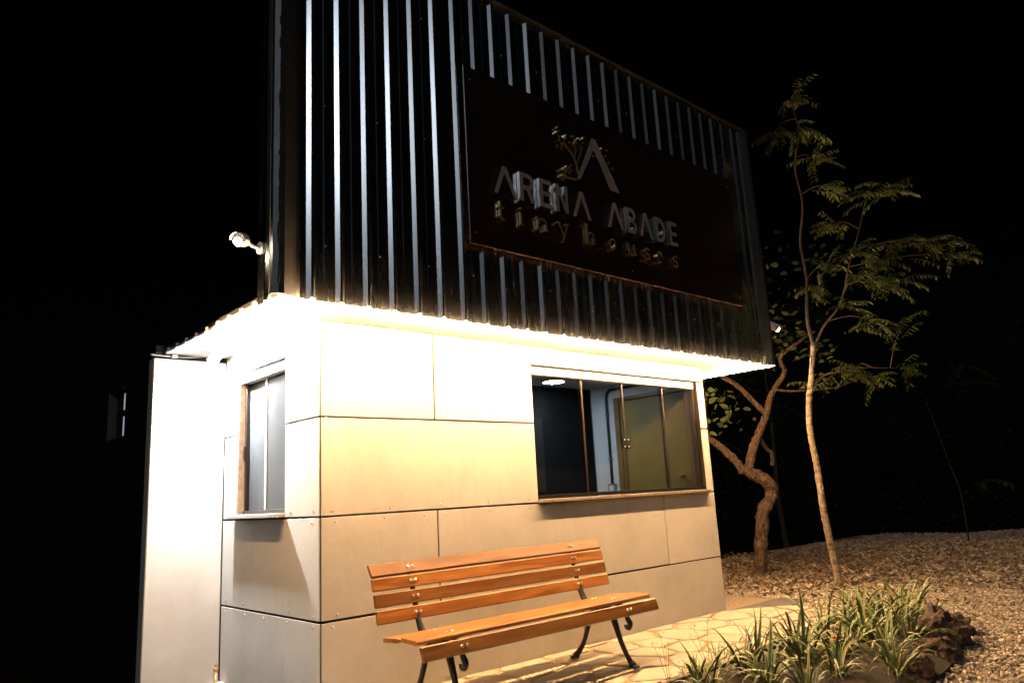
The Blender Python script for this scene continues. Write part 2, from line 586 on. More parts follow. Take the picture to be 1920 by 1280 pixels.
# convex inner region pieces of the path outline (convex hull is close to the path itself)
for i, sdp in enumerate(seeds):
    cell = [(-1.29, -1.165), (3.40, -1.14), (3.88, -1.055), (4.33, -0.90), (4.59, -0.61), (4.63, -0.40), (4.15, -0.012), (-1.29, -0.012)]
    for j, q in enumerate(seeds):
        if i == j:
            continue
        a, b = q[0] - sdp[0], q[1] - sdp[1]
        if a * a + b * b > 1.6:
            continue
        c = (q[0] ** 2 + q[1] ** 2 - sdp[0] ** 2 - sdp[1] ** 2) / 2
        cell = clip(cell, a, b, c)
        if len(cell) < 3:
            break
    if len(cell) < 3 or abs(area(cell)) < 0.006:
        continue
    if area(cell) < 0:
        cell.reverse()
    st = inset(cell, 0.017)
    if len(st) < 3 or area(st) < 0.004:
        continue
    # soften and roughen the outline
    o2 = []
    n = len(st)
    for k in range(n):
        p0, p1 = st[k], st[(k + 1) % n]
        L = math.hypot(p1[0] - p0[0], p1[1] - p0[1])
        if L < 0.03:
            o2.append(((p0[0] + p1[0]) / 2, (p0[1] + p1[1]) / 2))
            continue
        for t in ((0.10, 0.37, 0.63, 0.90) if L > 0.16 else (0.15, 0.85)):
            w = 0.004 if 0.2 < t < 0.8 else 0.002
            o2.append((p0[0] + (p1[0] - p0[0]) * t + rg.uniform(-w, w), p0[1] + (p1[1] - p0[1]) * t + rg.uniform(-w, w)))
    cx, cy = sum(p[0] for p in o2) / len(o2), sum(p[1] for p in o2) / len(o2)
    h = GZ + rg.uniform(-0.003, 0.003)
    tx, ty = rg.uniform(-0.008, 0.008), rg.uniform(-0.008, 0.008)
    n = len(o2)
    vv = [(x - cx, y - cy, -0.04) for x, y in o2] + [(x - cx, y - cy, -0.006 + tx * (x - cx) + ty * (y - cy)) for x, y in o2]
    vv += [((x - cx) * 0.955, (y - cy) * 0.955, tx * (x - cx) + ty * (y - cy)) for x, y in o2]
    ff = [(k, (k + 1) % n, (k + 1) % n + n, k + n) for k in range(n)] + [(k + n, (k + 1) % n + n, (k + 1) % n + 2 * n, k + 2 * n) for k in range(n)]
    ff.append(tuple(range(2 * n, 3 * n)))
    o = MB().add(vv, ff).build('paving_stone', MT['paver'], path)
    o.location = (cx, cy, h)

# concrete apron strip beside the booth
struct(MB().prism([[(4.17, 0.02), (4.17, -0.17), (4.47, -0.20), (4.72, -0.33), (5.15, -0.28), (5.15, 0.02)]],
                  lambda u, v, w: (u, v, -0.2 + w), 0.2 + 0.022).build('concrete_apron', MT['concrete']))

# planting bed soil, raised a little
BED = [(1.35, -1.23), (3.45, -1.22), (4.05, -1.12), (4.75, -1.10), (5.05, -1.35), (4.75, -1.75), (4.1, -2.05), (3.45, -2.22), (2.9, -2.32), (1.5, -2.45), (1.1, -2.0)]
def in_poly(x, y, P):
    r = False
    for i in range(len(P)):
        (x0, y0), (x1, y1) = P[i], P[(i + 1) % len(P)]
        if (y0 > y) != (y1 > y) and x < (x1 - x0) * (y - y0) / (y1 - y0) + x0:
            r = not r
    return r
cx, cy = 3.0, -1.72
mb = MB()
nb = len(BED)
rings = [(1.0, -0.1), (0.985, 0.03), (0.8, 0.075), (0.45, 0.10)]
vv = [(cx + (x - cx) * s, cy + (y - cy) * s, z + 0.012 * noise.noise(Vector((x * 5, y * 5, s * 9)))) for s, z in rings for x, y in BED] + [(cx, cy, 0.11)]
ff = [(r * nb + k, r * nb + (k + 1) % nb, (r + 1) * nb + (k + 1) % nb, (r + 1) * nb + k) for r in range(3) for k in range(nb)]
ff += [(3 * nb + k, 3 * nb + (k + 1) % nb, 4 * nb) for k in range(nb)]
struct(mb.add(vv, ff).build('planting_bed_soil', MT['soil']))
MB().tube(smooth_path([(1.0, -1.225, 0.03), (2.0, -1.222, 0.035), (3.4, -1.20, 0.035), (3.95, -1.10, 0.035), (4.4, -0.97, 0.03)], 4), 0.022, 6)
edging = MB()
ep = smooth_path([(0.9, -1.222, 0), (2.0, -1.216, 0), (3.42, -1.195, 0), (3.9, -1.105, 0), (4.36, -0.945, 0)], 5)
for i in range(len(ep) - 1):
    p, q = ep[i], ep[i + 1]
    d = (q - p).normalized()
    nn = Vector((-d.y, d.x, 0)) * 0.012
    edging.add([p - nn + Vector((0, 0, -.1)), q - nn + Vector((0, 0, -.1)), q + nn + Vector((0, 0, -.1)), p + nn + Vector((0, 0, -.1)),
                p - nn + Vector((0, 0, .06)), q - nn + Vector((0, 0, .06)), q + nn + Vector((0, 0, .06)), p + nn + Vector((0, 0, .06))],
               [(0, 1, 5, 4), (2, 3, 7, 6), (4, 5, 6, 7)])
tag(edging.build('bed_edging', MT['black']), 'low black edging strip between stone path and planted bed', 'edging')

# pebbles
def pebbles(name, mat, count, region, smin, smax, flat, seed, zoff=0.0, acc=None):
    rr = random.Random(seed)
    ico_v = []
    t = (1 + 5 ** 0.5) / 2
    for a in (-1, 1):
        for b in (-t, t):
            ico_v += [(a, b, 0), (0, a, b), (b, 0, a)]
    base = [Vector(v).normalized() for v in ico_v]
    # low hull: octahedron-like chips with 8 vertices
    chips = []
    for k in range(14):
        up_ = [Vector((math.cos(a + rr.uniform(-.4, .4)) * rr.uniform(.55, .9), math.sin(a + rr.uniform(-.4, .4)) * rr.uniform(.55, .9), rr.uniform(.45, .8))) for a in (0.3, 1.9, 3.4, 5.0)]
        lo_ = [Vector((math.cos(a + rr.uniform(-.4, .4)) * rr.uniform(.8, 1.1), math.sin(a + rr.uniform(-.4, .4)) * rr.uniform(.8, 1.1), rr.uniform(-.4, .15))) for a in (0, 1.55, 3.1, 4.7)]
        chips.append(up_ + lo_)
    fc = [(0, 1, 2, 3), (4, 5, 1, 0), (5, 6, 2, 1), (6, 7, 3, 2), (7, 4, 0, 3)]
    V, Fc = [], []
    made = 0
    guard = 0
    while made < count and guard < count * 12:
        guard += 1
        x, y = region(rr)
        if x is None:
            continue
        s_ = rr.uniform(smin, smax)
        R = Euler((rr.uniform(-.5, .5), rr.uniform(-.5, .5), rr.uniform(0, 6.28))).to_matrix()
        sc = Vector((s_ * rr.uniform(.8, 1.4), s_ * rr.uniform(.6, 1.0), s_ * flat * rr.uniform(.6, 1.2)))
        o_ = Vector((x, y, ground_h(x, y) + zoff + s_ * 0.15 + rr.uniform(0, .012)))
        n0 = len(V)
        for p in rr.choice(chips):
            q = R @ Vector((p.x * sc.x, p.y * sc.y, p.z * sc.z)) + o_
            V.append((q.x, q.y, q.z))
        Fc += [tuple(i + n0 for i in q) for q in fc]
        made += 1
    me = bpy.data.meshes.new(name)
    me.from_pydata(V, [], Fc)
    me.update()
    o = link(name, me, mat)
    struct(o, 'stuff')
    return o

def blocked(x, y):
    if in_poly(x, y, BED) or in_poly(x, y, PATH):
        return True
    if -1.5 < x < 5.15 and y > -0.32:
        return True
    if x < 4.4 and y > -1.2:
        return True
    return False

def reg_near(rr):
    x, y = rr.uniform(1.6, 6.6), rr.uniform(-4.2, 2.6)
    return (None, None) if blocked(x, y) else (x, y)
def reg_far(rr):
    x, y = rr.uniform(6.2, 14.3), rr.uniform(-5.0, 3.3)
    if y > 3.3 - 0.10 * (x - 6) + 0.3 * noise.noise(Vector((x, y, 3))):
        return None, None
    return x, y
g = pebbles('gravel', MT['pebble'], 36000, reg_near, 0.008, 0.023, 0.6, 3)
tag(g, 'pale limestone gravel spread around the planted bed', 'gravel')
g = pebbles('gravel', MT['pebble'], 24000, reg_far, 0.013, 0.033, 0.6, 4)
tag(g, 'pale limestone gravel reaching back to the dark trees', 'gravel')
# dry leaves lying on the gravel
def litter():
    rr = random.Random(12)
    V, Fc = [], []
    for k in range(5200):
        x, y = rr.gauss(7.2, 1.5), rr.gauss(1.0, 1.1)
        if rr.random() < .12:
            x, y = rr.uniform(4.8, 12), rr.uniform(-2.5, 3)
        if blocked(x, y) or x < 4.7 or y > 3.3:
            continue
        s_ = rr.uniform(.014, .034)
        R = Euler((rr.uniform(-.7, .7), rr.uniform(-.7, .7), rr.uniform(0, 6.28))).to_matrix()
        o_ = Vector((x, y, ground_h(x, y) + rr.uniform(.018, .034)))
        n0 = len(V)
        for p in ((-1.6, 0, .1), (-.3, .55, .25), (1.5, 0, .15), (-.3, -.55, .28), (-.1, 0, -.05)):
            V.append(tuple(R @ (Vector(p) * s_) + o_))
        Fc += [(n0, n0 + 4, n0 + 1), (n0 + 1, n0 + 4, n0 + 2), (n0 + 2, n0 + 4, n0 + 3), (n0 + 3, n0 + 4, n0)]
    me = bpy.data.meshes.new('leaf_litter')
    me.from_pydata(V, [], Fc)
    o = link('leaf_litter', me, MT['litter'])
    struct(o, 'stuff')
    tag(o, 'dry brown leaf litter on the gravel around the tree trunks', 'leaf litter')
litter()

# ------------------------------------------------------------------ the gatehouse building
B = thing('gatehouse', 'small gatehouse of cement panels under an tall overhanging black ribbed metal facade', 'building')
W_ = 4.155      # booth width
D_ = 1.486      # booth depth
ZS = 2.33       # soffit level
G2 = 0.0065      # half joint
SCREW = MB().lathe([(0, .0080), (.0026, .0074), (.0040, .0040), (.0041, 0.0)], (0, 0, 0), (0, 0, 1), 8).mesh('screw', True)
SCREW.materials.append(MT['steel'])

def screw(parent, loc, axis):
    o = bpy.data.objects.new('screw', SCREW)
    C.objects.link(o)
    o.parent = parent
    o.location = loc
    o.rotation_euler = Vector(axis).to_track_quat('Z', 'Y').to_euler()

def panel_front(x0, x1, z0, z1, screws=True):
    J = lambda: RNG.uniform(-.0018, .0018)
    a, b = x0 + G2 + J(), x1 - G2 + J()
    if x0 == 0:
        a = .013
    o = bx('wall_panel', MT['board'], B, a, b, 0.0, 0.010, z0 + G2 + J(), z1 - G2 + J(), 0.0015)
    if screws and b - a > 0.3 and z1 - z0 > 0.3:
        n = max(2, round((b - a) / 0.42) + 1)
        for i in range(n):
            xx = a + 0.085 + (b - a - 0.17) * i / (n - 1)
            for zz in (z0 + 0.035, z1 - 0.035):
                screw(o, (xx + RNG.uniform(-.02, .02), 0.0, zz + RNG.uniform(-.006, .006)), (0, -1, 0))
    return o

def panel_left(y0, y1, z0, z1, screws=True):
    J = lambda: RNG.uniform(-.0018, .0018)
    a, b = y0 + G2 + J(), y1 - G2 + J()
    if y0 == 0:
        a = .013
    o = bx('wall_panel', MT['board'], B, 0.0, 0.010, a, b, z0 + G2 + J(), z1 - G2 + J(), 0.0015)
    if screws and b - a > 0.2 and z1 - z0 > 0.3:
        n = max(2, round((b - a) / 0.36) + 1)
        for i in range(n):
            yy = a + 0.075 + (b - a - 0.15) * i / (n - 1)
            for zz in (z0 + 0.035, z1 - 0.035):
                screw(o, (0.0, yy + RNG.uniform(-.02, .02), zz + RNG.uniform(-.006, .006)), (-1, 0, 0))
    return o

R0, R1, R2, R3 = GZ - .02, 0.52, 1.12, 1.72
FX0, FX1, FZ0, FZ1 = 1.815, 4.040, 1.12, 2.178      # front window opening
LY0, LY1, LZ0, LZ1 = 0.474, 1.245, 1.13, 2.165      # side window opening
for a in ((0, 2.222, R0, R1), (2.222, W_, R0, R1), (0, .868, R1, R2), (.868, 3.35, R1, R2), (3.35, W_, R1, R2),
          (0, FX0, R2, R3), (0, .87, R3, ZS), (.87, FX0, R3, ZS)):
    panel_front(*a)
for a in ((FX0, W_, FZ1, ZS), (FX1, W_, R2, R3), (FX1, W_, R3, FZ1)):
    panel_front(*a, False)
for a in ((0, D_, R0 - .05, R1), (0, D_, R1, R2), (0, LY0, R2, R3), (0, LY0, R3, ZS), (LY1, D_, R2, R3), (LY1, D_, R3, ZS)):
    panel_left(*a)
panel_left(LY0, LY1, LZ1, ZS, False)
for z0, z1 in ((R0, R1), (R1, R2), (R2, R3), (R3, ZS)):
    for y0, y1 in ((0, .75), (.75, D_)):
        bx('wall_panel', MT['board'], B, W_ - .010, W_, y0 + G2, y1 - G2, z0 + G2, z1 - G2, .0015)

# wall core behind the panels, with the two window openings
def core(*a):
    return bx('wall_core', MT['core'], B, *a)
T = 0.09
core(.034, FX0, .012, .033, 0.0, ZS)
core(.012, FX0, .034, T, 0.0, ZS)
core(FX1, W_ - .012, .012, T, 0.0, ZS)
core(FX0, FX1, .012, T, 0.0, FZ0)
core(FX0, FX1, .012, T, FZ1, ZS)
core(.012, T, T, LY0, 0.0, ZS)
core(.012, T, LY1, D_ - .004, 0.0, ZS)
core(.012, T, LY0, LY1, 0.0, LZ0)
core(.012, T, LY0, LY1, LZ1, ZS)
core(W_ - T + .03, W_ - .012, T, D_ - .004, 0.0, ZS)
# interior: right wall, back wall (with a dark doorway), ceiling and floor linings
IX = W_ - T + .03
bx('interior_wall', MT['room'], B, IX - .012, IX - .002, T + .004, 1.425, 0.07, ZS - .03)
bx('interior_wall', MT['room'], B, T, 2.55, 1.425, D_ - .006, 0.07, ZS - .03)
bx('interior_ceiling', MT['room'], B, T, IX - .002, T, D_ - .006, ZS - .028, ZS - .003)
bx('interior_floor', MT['concrete'], B, T, IX - .002, T, D_ - .006, 0.02, 0.066)
bx('doorway_dark_sheet', MT['darkwall'], B, 2.55, IX - .012, 1.44, D_ - .006, 0.07, ZS - .03)  # near-black sheet stands in for the unlit room through the doorway
# dark inner door leaf standing against the doorway
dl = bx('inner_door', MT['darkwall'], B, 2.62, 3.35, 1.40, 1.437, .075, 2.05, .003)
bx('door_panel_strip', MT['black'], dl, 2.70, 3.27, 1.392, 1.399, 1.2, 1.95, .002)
# timber door on the right-hand interior wall
XR = IX - .012
door = bx('timber_door', MT['door'], B, XR - .045, XR - .006, .16, .985, .075, 2.105, .003)
bx('door_frame', MT['doorframe'], B, XR - .060, XR - .001, .995, 1.060, .075, 2.150, .003)
bx('door_frame', MT['doorframe'], B, XR - .060, XR - .001, .098, .150, .075, 2.150, .003)
bx('door_frame', MT['doorframe'], B, XR - .058, XR - .001, .150, .995, 2.112, 2.150, .003)
MB().lathe([(0, .02), (.03, .012), (.05, .022), (.065, .02), (.07, 0)], (XR - .045, .24, 1.28), (-1, 0, 0), 12).build('door_knob', MT['brass'], door, True)
# conduit and wall socket
MB().tube(smooth_path([(XR - .018, 1.19, 1.25), (XR - .018, 1.19, 2.10), (XR - .018, 1.185, 2.19), (XR - .018, 1.14, 2.245), (XR - .018, 1.04, 2.255), (XR - .018, .2, 2.26)], 4), .016, 8).build('conduit', MT['plastic'], B, True)
for z in (1.5, 1.98):
    bx('conduit_clip', MT['grey'], B, XR - .036, XR, 1.168, 1.212, z, z + .018)
so = bx('wall_socket', MT['grey'], B, XR - .035, XR, 1.14, 1.245, 1.155, 1.25, .004)
bx('socket_face', MT['white'], so, XR - .040, XR - .036, 1.162, 1.223, 1.172, 1.233, .001)

# ---- windows
def win_front():
    w = bpy.data.objects.new('sliding_window', None)
    C.objects.link(w)
    w.parent = B
    yf = .050
    bx('head_rail', MT['alu_pale'], w, FX0 + .004, FX1 - .045, .012, .075, 2.108, 2.166, .002)
    bx('head_gap', MT['alu_dark'], w, FX0 + .003, FX1 - .003, .030, .085, 2.167, FZ1 - .001)
    bx('bottom_rail', MT['latch'], w, FX0 + .004, FX1 - .004, .020, .085, 1.146, 1.176, .002)
    bx('jamb', MT['alu'], w, FX1 - .010, FX1 - .001, .004, .082, 1.146, FZ1 - .012, .001)
    bx('jamb', MT['alu_dark'], w, FX1 - .042, FX1 - .011, .030, .080, 1.177, FZ1 - .012, .001)
    bx('jamb', MT['alu_dark'], w, FX0 + .001, FX0 + .022, .030, .080, 1.177, 2.107, .001)
    xs = [FX0 + .022, 2.428, 2.955, 3.535, FX1 - .042]
    for i in range(4):
        y = .058 if i % 2 == 0 else .072
        p = bx('pane', MT['glass'], w, xs[i] - (.015 if i else 0), xs[i + 1] + (.015 if i < 3 else 0), y, y + .006, 1.176, 2.108)
    for x in xs[1:4]:
        bx('mullion', MT['alu'], w, x - .009, x + .009, .046, .056, 1.177, 2.107, .002)
    for dx in (-.026, .024):
        h = bx('latch_plate', MT['latch'], w, 2.945 + dx - .024, 2.945 + dx + .023, .032, .044, 1.53, 1.625, .002)
        for z in (1.548, 1.607):
            MB().lathe([(0, .006), (.004, .005), (.006, 0)], (2.944 + dx, .032, z), (0, -1, 0), 8).build('latch_screw', MT['steel'], h, True)
    bx('sill', MT['sill_dark'], w, FX0 - .015, FX1 + .012, -.042, .050, 1.118, 1.144, .003)
    return w
win_front()

def win_left():
    w = bpy.data.objects.new('sliding_window', None)
    C.objects.link(w)
    w.parent = B
    bx('head_rail', MT['alu_pale'], w, .012, .085, LY0 + .004, LY1 - .004, LZ1 - .068, LZ1 - .012, .002)
    bx('head_gap', MT['alu_dark'], w, .030, .086, LY0 + .003, LY1 - .003, LZ1 - .011, LZ1 - .001)
    bx('reveal', MT['sill'], w, .003, .060, LY1 - .010, LY1 - .001, LZ0 + .02, LZ1 - .013, .001)
    bx('bottom_rail', MT['alu_dark'], w, .040, .086, LY0 + .004, LY1 - .011, LZ0 + .022, LZ0 + .048, .002)
    bx('jamb', MT['alu'], w, .050, .084, LY1 - .034, LY1 - .011, LZ0 + .049, LZ1 - .069, .002)
    bx('jamb', MT['alu'], w, .050, .084, LY0 + .002, LY0 + .024, LZ0 + .049, LZ1 - .069, .002)
    ym = .90
    bx('pane', MT['glass_f'], w, .066, .072, LY0 + .024, ym + .012, LZ0 + .049, LZ1 - .069)
    bx('pane', MT['glass_f'], w, .076, .082, ym - .012, LY1 - .034, LZ0 + .049, LZ1 - .069)
    bx('mullion', MT['alu_pale'], w, .058, .065, ym - .010, ym + .010, LZ0 + .049, LZ1 - .069, .002)
    h = bx('latch_plate', MT['alu_dark'], w, .040, .049, LY1 - .036, LY1 - .012, 1.53, 1.64, .002)
    bx('latch_tongue', MT['black'], h, .034, .040, LY1 - .028, LY1 - .020, 1.55, 1.62, .001)
    bx('sill', MT['sill'], w, -.055, .060, LY0 - .012, LY1 + .03, LZ0 - .004, LZ0 + .021, .003)
win_left()

# ---- white stucco fin wall and the dark flank behind it
bx('stucco_wall', MT['stucco'], B, -.527, -.004, D_, D_ + .11, -.2, ZS - .035, .006)
bx('wall_joint', MT['core'], B, -.004, .011, D_ - .002, D_ + .05, -.2, ZS)
fl = MB()
fl.box(-.515, -.42, D_ + .112, 2.20, -.2, ZS)
fl.box(-.515, -.42, 2.70, 8.6, -.2, ZS)
fl.box(-.515, -.42, 2.20, 2.70, -.2, 1.80)
fl.box(-.515, -.42, 2.20, 2.70, 2.20, ZS)
fl.build('flank_wall', MT['darkwall'], B)
w = bpy.data.objects.new('flank_window', None)
C.objects.link(w)
w.parent = B
bx('reveal', MT['concrete'], w, -.514, -.43, 2.685, 2.698, 1.803, 2.197)
bx('frame', MT['alu_dark'], w, -.452, -.432, 2.204, 2.684, 1.803, 1.825)
bx('frame', MT['alu_dark'], w, -.452, -.432, 2.204, 2.684, 1.985, 2.035)
bx('frame', MT['alu_dark'], w, -.452, -.432, 2.204, 2.684, 2.175, 2.197)
bx('pane', MT['pane_lit'], w, -.446, -.440, 2.30, 2.50, 1.826, 1.984)
bx('pane', MT['pane_lit'], w, -.446, -.440, 2.30, 2.50, 2.036, 2.174)
bx('pane', MT['black'], w, -.446, -.440, 2.51, 2.684, 1.826, 2.174)

# ---- upper storey: core, soffit, ribbed sheets
BX0, BX1, BY0, BY1, BZ1 = -.455, 4.745, -.405, -.125, 4.85
RY1 = 8.6
bx('upper_core', MT['darkwall'], B, BX0 + .004, BX1 - .004, BY0 + .004, BY1 - .004, ZS + .02, BZ1 - .02)
bx('soffit', MT['soffit'], B, BX0 + .001, BX1 - .001, BY0 + .001, D_ - .004, ZS, ZS + .018)
bx('rear_roof', MT['black'], B, BX0 - .06, BX1 - .001, D_ + .0, RY1, ZS + .002, ZS + .06)
bx('rear_wall', MT['darkwall'], B, -.41, W_ - .02, D_ + .03, RY1 - .05, 0.0, ZS)
bx('booth_roof', MT['black'], B, BX0 + .001, BX1 - .001, BY1 + .004, D_ - .004, ZS + .0185, ZS + .05)
PITCH, RT, RF, RH = .1845, .014, .0230, .0166

def rib_profile(a, b, first):
    """profile of a sheet from a to b: (along, out)"""
    p = [(a, 0.0)]
    k = math.floor((a - first) / PITCH) - 1
    while True:
        c = first + k * PITCH
        k += 1
        if c - RT / 2 - RF < a + .001:
            continue
        if c + RT / 2 + RF > b - .001:
            break
        hh = RH * (1 + .07 * math.sin(c * 37.7 + 1.3) * math.sin(c * 11.1))
        p += [(c - RT / 2 - RF, 0), (c - RT / 2, hh), (c + RT / 2, hh), (c + RT / 2 + RF, 0)]
        # a low stiffening swage between the ribs
        if c + PITCH * .5 + .02 < b:
            m = c + PITCH * .5
            p += [(m - .016, 0), (m - .008, .003), (m + .008, .003), (m + .016, 0)]
    p.append((b, 0.0))
    return p

def clad_sheet(prof, place, z0, z1):
    th = .0015
    mb = MB()
    n = len(prof)
    zs = [z0, z1]
    vv = [place(a, o + th, z) for z in zs for a, o in prof] + [place(a, o, z) for z in zs for a, o in prof]
    ff = []
    for side in (0, 2 * n):
        for i in range(n - 1):
            ff.append((side + i, side + i + 1, side + n + i + 1, side + n + i))
    for i in range(n - 1):
        ff.append((i, i + 1, 2 * n + i + 1, 2 * n + i))
        ff.append((n + i, n + i + 1, 3 * n + i + 1, 3 * n + i))
    ff += [(0, n, 3 * n, 2 * n), (n - 1, 2 * n - 1, 4 * n - 1, 3 * n - 1)]
    return mb.add(vv, ff).build('cladding_sheet', MT['clad'], B)

FIRST = -.083
ribx = []
edges = [BX0] + [FIRST - PITCH / 2 + PITCH * 5 * k + .02 for k in range(1, 6)] + [BX1]
for a, b in zip(edges[:-1], edges[1:]):
    clad_sheet(rib_profile(a, b - .0005, FIRST), lambda t, o, z: (t, BY0 - o - .001, z), ZS - .006, BZ1)
k = -1
while True:
    c = FIRST + k * PITCH
    k += 1
    if c < BX0 + .06:
        continue
    if c > BX1 - .06:
        break
    ribx.append(c)
LFIRST = -.262
ye = [BY0, BY1]
for a, b in zip(ye[:-1], ye[1:]):
    clad_sheet(rib_profile(a, b - .0005, LFIRST), lambda t, o, z: (BX0 - o - .001, t, z), ZS - .006, BZ1)
for a, b in zip(ye[:-1], ye[1:]):
    clad_sheet(rib_profile(a, b - .0005, LFIRST), lambda t, o, z: (BX1 + o + .001, t, z), ZS - .006, BZ1)
clad_sheet(rib_profile(BX0, BX1, FIRST), lambda t, o, z: (t, BY1 + o + .001, z), ZS + .055, BZ1)
# white caps added so the rib ends catch the rope glow, flush with the soffit
def glow_cap(place):
    t = .002
    MB().prism([[(-RT / 2 - RF + t, .001), (-RT / 2 + t, RH * .75 - t), (RT / 2 - t, RH * .75 - t), (RT / 2 + RF - t, .001)]], place, .03).build('rib_glow_cap', MT['soffit'], B)
for c in ribx:
    glow_cap(lambda u, v, w, c=c: (c + u, BY0 - v - .001, ZS + w))
yy = LFIRST
while yy < D_ - .05:
    glow_cap(lambda u, v, w, c=yy: (BX0 - v - .001, c + u, ZS + w))  # side caps also stand in for the roof sheet's rib ends
    glow_cap(lambda u, v, w, c=yy: (BX1 + v + .001, c + u, ZS + w))
    yy += PITCH
# corner flashings, ragged sealant and top cap
def L_trim(x, y, sx, sy):
    prof = [(.118, -.004), (.092, -.019), (.006, -.052), (-.030, -.054), (-.054, -.030), (-.052, .006), (-.019, .092), (-.004, .118)]
    n = len(prof)
    inn = [(a + .0012, b + .0012) for a, b in prof]
    vv = [(x + sx * a, y + sy * b, z) for z in (ZS - .008, BZ1 + .01) for a, b in prof + inn[::-1]]
    m = 2 * n
    ff = [(k, (k + 1) % m, (k + 1) % m + m, k + m) for k in range(m)]
    for z in (0, m):
        ff += [(z + k, z + k + 1, z + m - 2 - k, z + m - 1 - k) for k in range(n - 1)]
    return MB().add(vv, ff).build('corner_flashing', MT['trim'], B)
L_trim(BX0, BY0, 1, 1)
L_trim(BX1, BY0, -1, 1)
rr = random.Random(5)
mb = MB()
z = ZS + .05
while z < 4.8:
    l = rr.uniform(.03, .16)
    w_ = rr.uniform(.004, .010)
    mb.tube([(BX0 - .030, BY0 - .053, z), (BX0 - .030 + rr.uniform(-.005, .005), BY0 - .055, z + l * .5), (BX0 - .031, BY0 - .053, z + l)], [w_ * .5, w_, w_ * .4], 6)
    z += l + rr.uniform(.005, .12)
so = mb.build('sealant_bead', MT['sealant'], B, True)
struct(so, 'stuff')
bx('parapet_cap', MT['black'], B, BX0 - .052, BX1 + .052, BY0 - .052, BY1 + .052, BZ1 + .012, BZ1 + .030, .003)

# fixing screws on the cladding
for c in ribx[::2]:
    for z in (2.66, 3.55, 4.45):
        if .87 < c < 4.3 and 2.8 < z < 4.25:
            continue
        screw(B, (c + PITCH / 2, BY0 - .0045, z), (0, -1, 0))

# ------------------------------------------------------------------ lights that the place has
rope = thing('rope_light', 'glowing warm LED rope light running under the eave edge', 'rope light', (0, 0, ZS))
zr = -.022
def rope_run(name, pts):
    return MB().tube(pts, .0065, 8).build(name, MT['rope'], rope, True)
rope_run('light_tube', [(BX0 - .006, BY0 - .006, zr), (BX1 - .02, BY0 - .006, zr)])
rope_run('light_tube', [(BX0 - .006, BY0 + .014, zr), (BX0 - .006, .50, zr)])
rope_run('light_tube', [(BX1 - .014, BY0 + .014, -.012), (BX1 - .014, D_ - .04, -.012)])
for x in [BX0 + .3 + .5 * i for i in range(10)]:
    MB().box(x, x + .010, BY0 - .002, BY0 + .020, -.016, -.0005).build('clip', MT['white'], rope)

BEAD = MB().lathe([(-.010, .001), (-.008, .006), (0, .010), (.008, .006), (.010, .001)], (0, 0, 0), (0, 0, 1), 10).mesh('rib_glow_bead', True)  # added glowing beads, standing in for light leaking out at the rib ends
BEAD.materials.append(MT['rope'])
for c in ribx:
    o = bpy.data.objects.new('rib_glow_bead', BEAD)
    C.objects.link(o)
    o.parent = rope
    o.location = (c + RNG.uniform(-.004, .004), BY0 - .016, -.010 + RNG.uniform(-.002, .002))
fl = thing('eave_floodlight', 'cool white floodlight fixed under the eave beside the white fin wall', 'floodlight', (-.170, 1.30, ZS))
for nm_, mb_, mt_ in (('housing', MB().box(-.045, .045, -.040, .040, -.050, -.024, .004), 'white'), ('lens', MB().box(-.036, .036, -.032, .032, -.0535, -.051), 'flood')):
    q_ = mb_.build(nm_, MT[mt_], fl)
    q_.rotation_euler.x = rd_ = math.radians(-28)
MB().box(-.012, .012, -.025, -.005, -.030, -.002, .002).build('bracket', MT['grey'], fl)
MB().tube(smooth_path([(-.39, .165, -.016), (-.3, .168, -.020), (-.16, .165, -.02), (-.047, .10, -.016)], 4), .006, 6).build('cable', MT['grey'], fl, True)
MB().box(-.24, -.205, .150, .185, -.028, -.006, .003).build('junction_box', MT['white'], fl)

cl_ = thing('ceiling_light', 'round glowing ceiling light seen through the wide window', 'ceiling light', (3.13, 1.06, ZS - .029))
MB().lathe([(0, .115), (-.022, .115), (-.026, .110)], (0, 0, 0), (0, 0, 1), 24).build('rim', MT['white'], cl_, True)
MB().lathe([(-.0265, .103), (-.030, .095), (-.0305, 0)], (0, 0, 0), (0, 0, 1), 24).build('diffuser', MT['ceil'], cl_, True)

